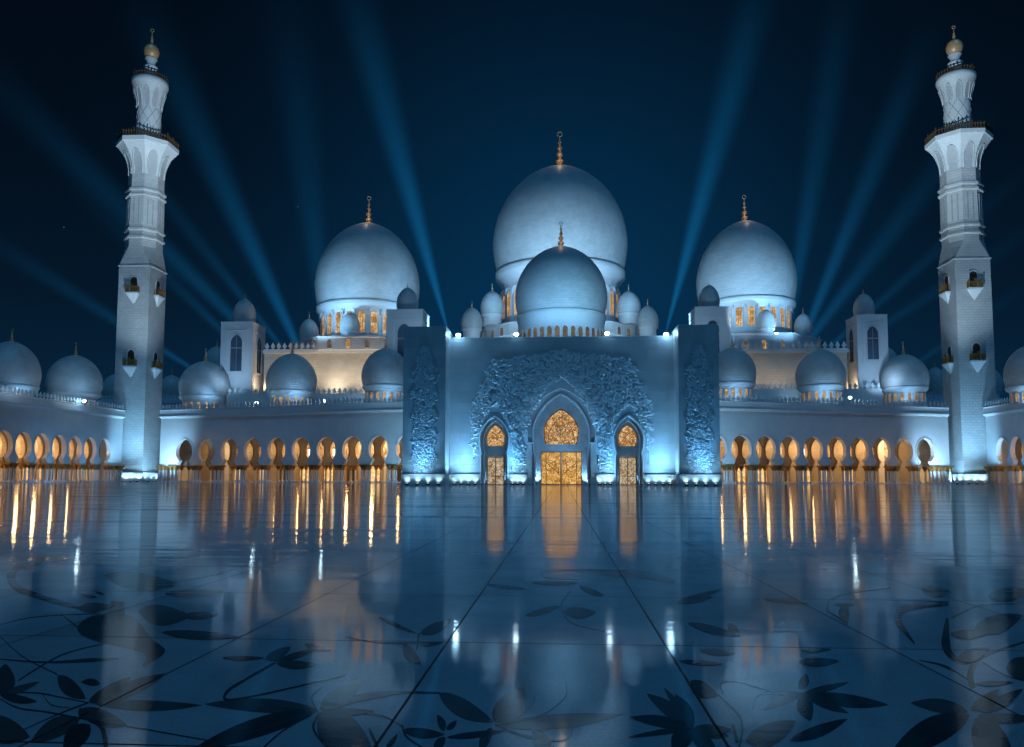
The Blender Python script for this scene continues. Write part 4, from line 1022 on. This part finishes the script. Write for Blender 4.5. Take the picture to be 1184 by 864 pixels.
# square towers with a small dome each
def tower(pxa, pxe, pyt, Y, pyb, dome, label, winside):
    xa, xe = at(pxa, 400, Y).x, at(pxe, 400, Y).x; wd = xe - xa; z1 = at((pxa + pxe) / 2, pyt, Y).z; xc = (xa + xe) / 2; hw = wd / 2
    root = thing('dome_tower', (xc, Y + hw, 0), label, 'tower', 'square towers on the roofs'); T = Matrix.Translation((xc, Y + hw, 0))
    MB(T).box(-hw, hw, -hw, hw, 0, z1).build('shaft', M['marble_fine'], root)
    MB(T).box(-hw - .1, hw + .1, -hw - .1, hw + .1, z1, z1 + .22).build('coping', M['column'], root)
    for ang in (0, winside * PI / 2):
        Tb = T @ Matrix.Rotation(ang, 4, 'Z') @ Matrix.Translation((0, -hw, z1))
        hh = hw * .62
        mb = MB(Tb); mb.box(-hw * .66, hw * .62, -.16, .05, -hw * .52, -hw * .46)
        mb.box(-hw * .66, -hw * .61, -.12, .05, -hw * 3.2, -hw * .52)
        mb.build('panel_moulding', M['column'], root)
        f = MB(Tb); ap = [(xx, zz - hw * 3.0) for xx, zz in archpoly(hw * .36, hw * 2.2, pointed=.25)]
        f.strip(ap, .22, -.22, .05); f.box(-hw * .42, hw * .42, -.26, .05, -hw * 3.1, -hw * 3.0); f = f.build('window', M['column'], root)
        MB(Tb).prism(ap, -.04, .05).build('pane', M['blueglass'], f)
        g = MB(Tb); g.box(-.05, .05, -.09, -.04, -hw * 3, -hw * .9); g.box(-hw * .36, hw * .36, -.09, -.04, -hw * 1.6, -hw * 1.54); g.build('glazing_bar', M['band'], f)
    cx, yt, yr, rp, fin = dome
    small_dome(root, cx, yt, yr, rp, Y + hw, zbase=z1 + .1, fin_px=fin)
    return xc, hw, z1
TW = [tower(255, 292, 373, 198, 448, (282.5, 346, 371, 12.5, 6), 'square white tower with a small dome, farthest left on the roofs', 1),
      tower(446, 488.5, 358.5, 182, 450, (471, 333, 357, 12.5, 7), 'square white tower with a small dome beside the left end of the portal', 1),
      tower(804, 844.7, 355.5, 182, 450, (820, 330, 354, 12.2, 5), 'square white tower with a small dome beside the right end of the portal', -1),
      tower(991.5, 1027, 364.5, 198, 445, (999, 340, 363, 12, 7), 'square white tower with a small dome, farthest right on the roofs', -1)]

# stepped terraces between the arcades and the halls
for a, b, c_ in ((262, 500, 'left'), (796, 1020, 'right')):
    Yt = 194.5; xa, xb = at(a, 460, Yt).x, at(b, 460, Yt).x; z = at((a + b) / 2, 456 if c_ == 'left' else 451, Yt).z
    T = Matrix.Translation(((xa + xb) / 2, Yt, 0)); hw = (xb - xa) / 2
    root = thing('roof_terrace', None, 'low pale terrace wall with leaf-shaped merlons behind the %s arcade domes' % c_, 'terrace', mtx=T)
    MB(T).box(-hw, hw, 0, 5, 0, z).build('wall', M['marble_fine'], root)
    mb = MB(T); merlons(mb, (-hw, .3), (hw, .3), z, 1.35, 1.15); mb.build('parapet', M['marble_fine'], root)

# ------------------------------------------------------------------ lamps of the place, some added as fill
def fixture(P, yaw, label, cat, group, mesh_key, tilt=0.):
    T = Matrix.Translation(P) @ Matrix.Rotation(yaw, 4, 'Z')
    root = thing({'up': 'ground_uplight', 'flood': 'roof_floodlight', 'search': 'searchlight'}[mesh_key], None, label, cat, group, mtx=T)
    for nm, me, dz in FIX[mesh_key]:
        o = bpy.data.objects.new(nm, me); place(o, root, T @ dz)
    return root
FIX = {}
mb = MB(); mb.box(-.30, .30, -.18, .18, 0, .10); mb.lathe([(.24, .08), (.26, .30), (.20, .32)], 16)
m2 = MB(); m2.lathe([(.18, .322), (.02, .345)], 16)
FIX['up'] = [('housing', mb.mesh('housing', M['black']), Matrix()), ('lens', m2.mesh('lens', M['uplens']), Matrix())]
mb = MB(); mb.tube([(0, 0, 0), (0, 0, .35)], .06, 8); mb.tube([(-.5, 0, .95), (-.5, 0, .35), (.5, 0, .35), (.5, 0, .95)], .05, 8)
m2 = MB(); m2.box(-.46, .46, -.18, .25, .6, 1.3); m3 = MB(); m3.prism([(.40 * math.cos(2 * PI * i / 20), .95 + .30 * math.sin(2 * PI * i / 20)) for i in range(20)], -.22, -.17)
FIX['flood'] = [('bracket', mb.mesh('bracket', M['black']), Matrix()), ('housing', m2.mesh('housing', M['black']), Matrix()), ('lens', m3.mesh('lens', M['lens']), Matrix())]
# uplights at the foot of the portal, each with its own beam on the stone
ordn = ['first', 'second', 'third', 'fourth', 'fifth', 'sixth']
runs = [('left pilaster', pil[0][0] + .9, pil[0][1] - .9, PF, 4), ('right pilaster', pil[1][0] + .9, pil[1][1] - .9, PF, 4),
        ('wall outside the left small door', csegs[0][0] + .9, csegs[0][1] - .6, 0, 4), ('wall outside the right small door', csegs[3][0] + .6, csegs[3][1] - .9, 0, 4),
        ('wall between left and great doors', csegs[1][0] + .6, csegs[1][1] - .6, 0, 3), ('wall between great and right doors', csegs[2][0] + .6, csegs[2][1] - .6, 0, 3)]
UPP = 26
for nm, a, b, y, n in runs:
    for i in range(n):
        xx = CX + a + (b - a) * i / (n - 1); P = (xx, PY + y - .62, .02)
        fixture(P, 0, '%s uplight from the left, foot of the %s' % (ordn[i], nm), 'uplight', 'uplights along the plinths', 'up')
        lamp('SPOT', (xx, PY + y - .58, .40), (xx, PY + y - .1, 2.2), UPP * 5.2, ICE, spot_size=R(115), spot_blend=.9, shadow_soft_size=.10)
for sx, hw_, nm in ((0, 4.62, 'great door'), (-SX, 2.0, 'left small door'), (SX, 2.0, 'right small door')):  # jamb uplights added to brighten the arch recesses
    for sg in (-1, 1):
        P = (CX + sx + sg * (hw_ + .22), PY + .55, .02)
        fixture(P, 0, 'added uplight inside the %s jamb of the %s' % ('left' if sg < 0 else 'right', nm), 'uplight', 'uplights along the plinths', 'up')
        lamp('SPOT', (P[0], P[1], .4), (P[0] - sg * .2, P[1] + .35, 8), 4500 if sx == 0 else 1700, ICE, spot_size=R(80), spot_blend=1, shadow_soft_size=.08)
        lamp('SPOT', (P[0] - sg * (.75 if sx == 0 else .4), PY + 2.0, .3), (CX + sx + sg * hw_ * .8, PY + 2.5, 9), 1700 if sx == 0 else 500, (.24, .60, 1.0), spot_size=R(110), spot_blend=1, shadow_soft_size=.2)  # unseen deeper lamp added to brighten the infill wall
# minaret feet
for X, nm in ((LMX, 'left'), (RMX, 'right')):
    for i in range(5):
        xx = X - 3.3 + 6.6 * i / 4; yy = 191 - 4.05 - .9
        fixture((xx, yy, .02), 0, '%s uplight from the left at the foot of the %s minaret' % (ordn[i], nm), 'uplight', 'uplights along the plinths', 'up')
        lamp('SPOT', (xx, yy, .4), (xx, yy + .7, 3.2), 420, ICE, spot_size=R(110), spot_blend=.9, shadow_soft_size=.12)
    sg = 1 if X < 0 else -1
    for i in range(3):
        xx = X + sg * (4.05 + .9); yy = 188.2 + 2.6 * i
        fixture((xx, yy, .02), PI / 2, '%s uplight from the front at the inner side of the %s minaret' % (ordn[i], nm), 'uplight', 'uplights along the plinths', 'up')
        lamp('SPOT', (xx, yy, .4), (xx - sg * .7, yy, 3.2), 420, ICE, spot_size=R(110), spot_blend=1, shadow_soft_size=.12)
    lamp('SPOT', (X + sg * 7.2, 185.0, .5), (X + sg * 4, 191, 9), 4200, (.28, .66, 1.0), spot_size=R(100), spot_blend=1, shadow_soft_size=.5)
    lamp('SPOT', (X + sg * 3, 191 - 13, .5), (X + sg * .5, 187, 14), 13000, (.26, .64, 1.0), spot_size=R(62), spot_blend=1, shadow_soft_size=.6)
    lamp('SPOT', (X + sg * 14, 191 - 22, 18.5), (X, 190, 62), 40000, (.56, .78, .94), spot_size=R(62), spot_blend=1, shadow_soft_size=.8)
    lamp('SPOT', (X + sg * 75, 105, 18.5), (X, 190, 86), 460000, (.58, .80, .94), spot_size=R(26), spot_blend=1, shadow_soft_size=.8)
    # floods on the arcade ends at either side
    lamp('SPOT', (X + sg * 13, 178, .5), (X + sg * 10.5, 187, 12), 13000, (.34, .68, 1.0), spot_size=R(95), spot_blend=1, shadow_soft_size=.5)
    lamp('SPOT', (X + sg * 4.5, 170, .5), (X - sg * 3.5, 177, 11), 1500, BLUE, spot_size=R(105), spot_blend=1, shadow_soft_size=.5)
    lamp('SPOT', (X + sg * 6.0, 160, .5), (X - sg * 12, 158, 11), 1500, BLUE, spot_size=R(120), spot_blend=1, shadow_soft_size=.5)
    lamp('SPOT', (X + sg * 40, 158, .5), (X + sg * 36, 177, 13), 700, BLUE, spot_size=R(110), spot_blend=1, shadow_soft_size=.5)
# blue wash on the portal and the arcade ends that meet it
for xx, pw in ((-22.2, 1300), (22.2, 1300), (-15.6, 2600), (15.6, 2600), (-7.8, 1500), (7.8, 1500)):
    yy = PY + (PF if abs(xx) > 19 else 0) - 2.2
    lamp('SPOT', (CX + xx, yy, .4), (CX + xx, yy + 2.2, 9), pw * .8, (.24, .62, 1.0), spot_size=R(125), spot_blend=1, shadow_soft_size=.4)
    lamp('SPOT', (CX + xx, yy + .6, .4), (CX + xx * .9, yy + 2.8, 24), 5200, BLUE, spot_size=R(60), spot_blend=1, shadow_soft_size=.3)
lamp('SPOT', (CX, PY - 11, .4), (CX, PY + 2.6, 9.5), 5200, (.24, .58, 1.0), spot_size=R(58), spot_blend=1, shadow_soft_size=.3)  # unseen flood added in the courtyard to brighten the great arch
for sg in (-1, 1):
    lamp('SPOT', (CX + sg * 16.2, PY - 2.8, .4), (CX + sg * 19.3, PY - 1.5, 14), 3400, (.25, .62, 1.0), spot_size=R(95), spot_blend=1, shadow_soft_size=.2)
    lamp('SPOT', (CX + sg * 29.5, 156, .4), (CX + sg * 31, 168, 11), 8000, (.32, .68, 1.0), spot_size=R(120), spot_blend=1, shadow_soft_size=.5)
# floodlights seen burning on the portal roof and along the arcade parapets
def flood_on(px, py, Y, label, pw, tgt, col=ICE, size=120):
    P = at(px, py, Y)
    fixture((P.x, P.y, P.z - .95), 0, label, 'floodlight', 'floodlights on the roofs', 'flood')
for px, py, Y, lab in ((530, 388, PY + .4, 'bright floodlight on the portal roof at its left end'), (597, 387, PY + .4, 'bright floodlight on the portal roof left of the front dome'),
                       (702, 386, PY + .4, 'bright floodlight on the portal roof right of the front dome'), (770, 387, PY + .4, 'bright floodlight on the portal roof at its right end')):
    flood_on(px, py, Y, lab, 0, None)
    P = at(px, py, Y)
    lamp('POINT', (P.x, P.y - 1.1, P.z + .1), P, 220 if px in (530, 770) else 40, (.30, .66, 1.0), shadow_soft_size=.3)
for px, py, Y, lab in ((297, 466, 181, 'small bright floodlight just left of the middle dome on the left arcade'), (375, 464, 176, 'small bright floodlight just right of the middle dome on the left arcade'),
                       (98, 464, 168, 'small bright floodlight on the parapet of the arcade at the left edge'), (982.5, 460, 181, 'small bright floodlight just right of the middle dome on the right arcade')):
    flood_on(px, py, Y - 1.6, lab, 0, None)
    P = at(px, py, Y); lamp('POINT', (P.x, P.y - .6, P.z + .3), P, 160, ICE, shadow_soft_size=.2)
# roof floods that light the domes from below and in front
def up(px, py, Y, tx, ty, tY, pw, col, size=80, soft=.6):
    a = at(px, py, Y); b = at(tx, ty, tY); lamp('SPOT', a, b, pw, col, spot_size=R(size), spot_blend=1, shadow_soft_size=soft)
for s in (-1, 1):
    cx = 425 if s < 0 else 862.7
    up(cx - 82, 396, 188, cx - 22, 318, 206, 30000, (.26, .62, 1.0), 80); up(cx + 82, 396, 188, cx + 22, 318, 206, 30000, (.26, .62, 1.0), 80)
    up(cx, 392, 176, cx, 275, 214, 19000, (.54, .77, .95), 62)
    up(cx - 40, 386, 200, cx - 30, 360, 206, 650, PALE, 120, .3); up(cx + 35, 386, 200, cx + 30, 360, 206, 650, PALE, 120, .3); up(cx, 386, 197, cx, 360, 206, 130, PALE, 120, .3)
    # warm floods on the long wall behind the roof domes
    for dx in (-85, -40, 0, 40):
        qx = cx + (dx if s < 0 else -dx); up(qx, 452, 195.5, qx, 418, 200, 2700, CREAM, 150, .3)
    # pale light at the foot of the towers and on the terrace wall
    up(cx + s * 165, 452, 188, cx + s * 150, 410, 199, 2800, (.40, .68, 1), 100); up(cx + s * 120, 450, 199, cx + s * 136, 430, 204, 900, (1, .74, .46), 110)
    for dx in (-70, -10, 60): up(cx + dx, 463, 189, cx + dx, 457, 194, 330, ICE, 130, .3)
    up(cx - s * 60, 392, 172, cx - s * 40, 365, 184, 1500, (.45, .72, 1), 100)
up(597, 384, 138, 625, 330, 150, 9000, (.24, .60, 1.0), 100); up(702, 384, 138, 675, 330, 150, 10500, (.28, .66, 1.0), 100)
up(560, 372, 190, 610, 285, 213, 40000, (.28, .63, 1.0), 84); up(737, 372, 190, 687, 285, 213, 40000, (.28, .63, 1.0), 84)
up(648, 330, 186, 648, 250, 220, 20000, (.54, .77, .95), 92)
for px in (552, 578, 600, 697, 719, 745): up(px, 386, 196, px, 355, 212, 2100, (.45, .75, 1), 120, .4)
for (cx, d) in ((236.5, 196), (337, 188), (446, 180), (847, 180), (949, 188), (1045.8, 196), (85.5, 176), (20, 164), (1183, 172)):
    up(cx + 8, 466, d - 8, cx + 3, 436, d - 4, 900, (.26, .60, 1.0), 120, .8)
    up(cx - 6, 452, d - 22, cx, 425, d, 1300, (.48, .72, .95), 70, 1.5)

# ------------------------------------------------------------------ searchlights and their beams in the night air
def beam_mat(name, strength):
    m = bpy.data.materials.new(name); m.use_nodes = True; t = m.node_tree; t.nodes.clear()
    o = N(t, 'ShaderNodeOutputMaterial'); pv = N(t, 'ShaderNodeEmission')
    tcd = N(t, 'ShaderNodeTexCoord'); sp = N(t, 'ShaderNodeSeparateXYZ'); t.links.new(tcd.outputs['Object'], sp.inputs[0])
    # unit cone: z 0..1, radius grows to 1 at the far end (plus a small start)
    r2 = math_(t, 'ADD', math_(t, 'MULTIPLY', sp.outputs[0], sp.outputs[0]), math_(t, 'MULTIPLY', sp.outputs[1], sp.outputs[1]))
    rr = math_(t, 'ADD', math_(t, 'MULTIPLY', sp.outputs[2], .985), .015)
    q = math_(t, 'DIVIDE', r2, math_(t, 'MULTIPLY', rr, rr))
    f = math_(t, 'POWER', math_(t, 'MAXIMUM', math_(t, 'SUBTRACT', 1, q), 0), 3.2)
    ax = math_(t, 'DIVIDE', 1.0, math_(t, 'ADD', math_(t, 'POWER', rr, 1.5), .02))
    fade = math_(t, 'POWER', math_(t, 'SUBTRACT', 1, sp.outputs[2], clamp=True), 1.3)
    nz = N(t, 'ShaderNodeTexNoise'); nz.inputs['Scale'].default_value = 3.0; nz.inputs['Detail'].default_value = 3; t.links.new(tcd.outputs['Object'], nz.inputs[0])
    f = math_(t, 'MULTIPLY', f, math_(t, 'ADD', math_(t, 'MULTIPLY', nz.outputs[0], 1.0), .5))
    e = math_(t, 'MULTIPLY', math_(t, 'MULTIPLY', f, ax), math_(t, 'MULTIPLY', fade, strength))
    pv.inputs[0].default_value = (.010, .25, .62, 1); t.links.new(e, pv.inputs[1]); t.links.new(pv.outputs[0], o.inputs['Volume'])
    return m
def beam_obj(A, B, rad, strength, label, idx):
    A = Vector(A); B = Vector(B); d = B - A; L = d.length
    rot = d.to_track_quat('Z', 'Y').to_matrix().to_4x4()
    Tr = Matrix.Translation(A)
    root = thing('searchlight', None, label, 'searchlight', 'searchlights behind the mosque', mtx=Tr)
    mb = MB(Tr); mb.box(-.8, .8, -.8, .8, -1.6, -1.2); mb.tube([(-.9, 0, 0), (-.9, 0, -1.3), (.9, 0, -1.3), (.9, 0, 0)], .1, 6); mb.build('yoke', M['black'], root)
    mb = MB(Tr @ rot); mb.lathe([(.45, -.9), (.7, -.6), (.75, -.05)], 20); mb.build('housing', M['black'], root)
    mb = MB(Tr @ rot); mb.lathe([(.62, -.04), (.05, -.01)], 20); mb.build('lens', M['lens'], root)
    vs = []; n = 20
    mbb = MB(); mbb.lathe([(.015, 0), (1, 1)], n, smooth=True)
    me = mbb.mesh('light_beam', beam_mat('lit_air', strength / rad * .14))
    o = bpy.data.objects.new('light_beam', me)
    place(o, root, Tr @ rot @ Matrix.Diagonal((rad, rad, L, 1)))
    o['label'] = 'soft blue beam of light'
BE = [  # source px, far px, far half-width px, brightness, depth, words
 ((517, 380), (395, -60), 50, 1.0, 150, 'left end of the portal roof, its beam leaning left'),
 ((371, 330), (322, -60), 62, .42, 262, 'left great dome, its beam nearly upright'),
 ((343, 398), (150, -20), 52, .85, 262, 'left edge of the left hall, its bright beam leaning left'),
 ((318, 392), (110, 128), 26, .45, 268, 'left roofs, its thin faint beam beside the left minaret'),
 ((300, 398), (-60, 40), 48, .50, 272, 'far left tower, its beam passing behind the left minaret'),
 ((262, 388), (60, 190), 26, .38, 276, 'far left tower, its short low beam beside the minaret'),
 ((228, 430), (-60, 248), 26, .50, 280, 'left arcade domes, its beam lowest on the left'),
 ((770, 384), (890, -60), 50, 1.0, 150, 'right end of the portal roof, its beam leaning right'),
 ((916, 352), (985, -60), 46, .62, 262, 'right great dome, its beam nearly upright'),
 ((937, 372), (1085, 10), 40, .85, 262, 'right edge of the right hall, its bright beam rising steeply'),
 ((941, 386), (1150, 110), 40, .60, 268, 'right edge of the right hall, its lower beam near the minaret'),
 ((1008, 358), (1215, 172), 24, .40, 276, 'far right tower, its upper beam behind the right minaret'),
 ((1016, 380), (1240, 235), 26, .34, 280, 'far right tower, its lower and fainter beam'),
 ((1058, 422), (1230, 300), 20, .24, 284, 'right arcade domes, its beam lowest on the right'),
]
for i, (a, b, hw, st, D, wd) in enumerate(BE):
    ly, D = (394, 134) if D == 150 else (460, 270)
    k = (ly - b[1]) / (a[1] - b[1]); a = (b[0] + (a[0] - b[0]) * k, ly)
    A = at(*a, D); B = at(*b, D + 25); rad = abs(at(b[0] + hw, b[1], D + 25).x - B.x)
    beam_obj(A, B, rad, st, 'searchlight by the ' + wd, i)
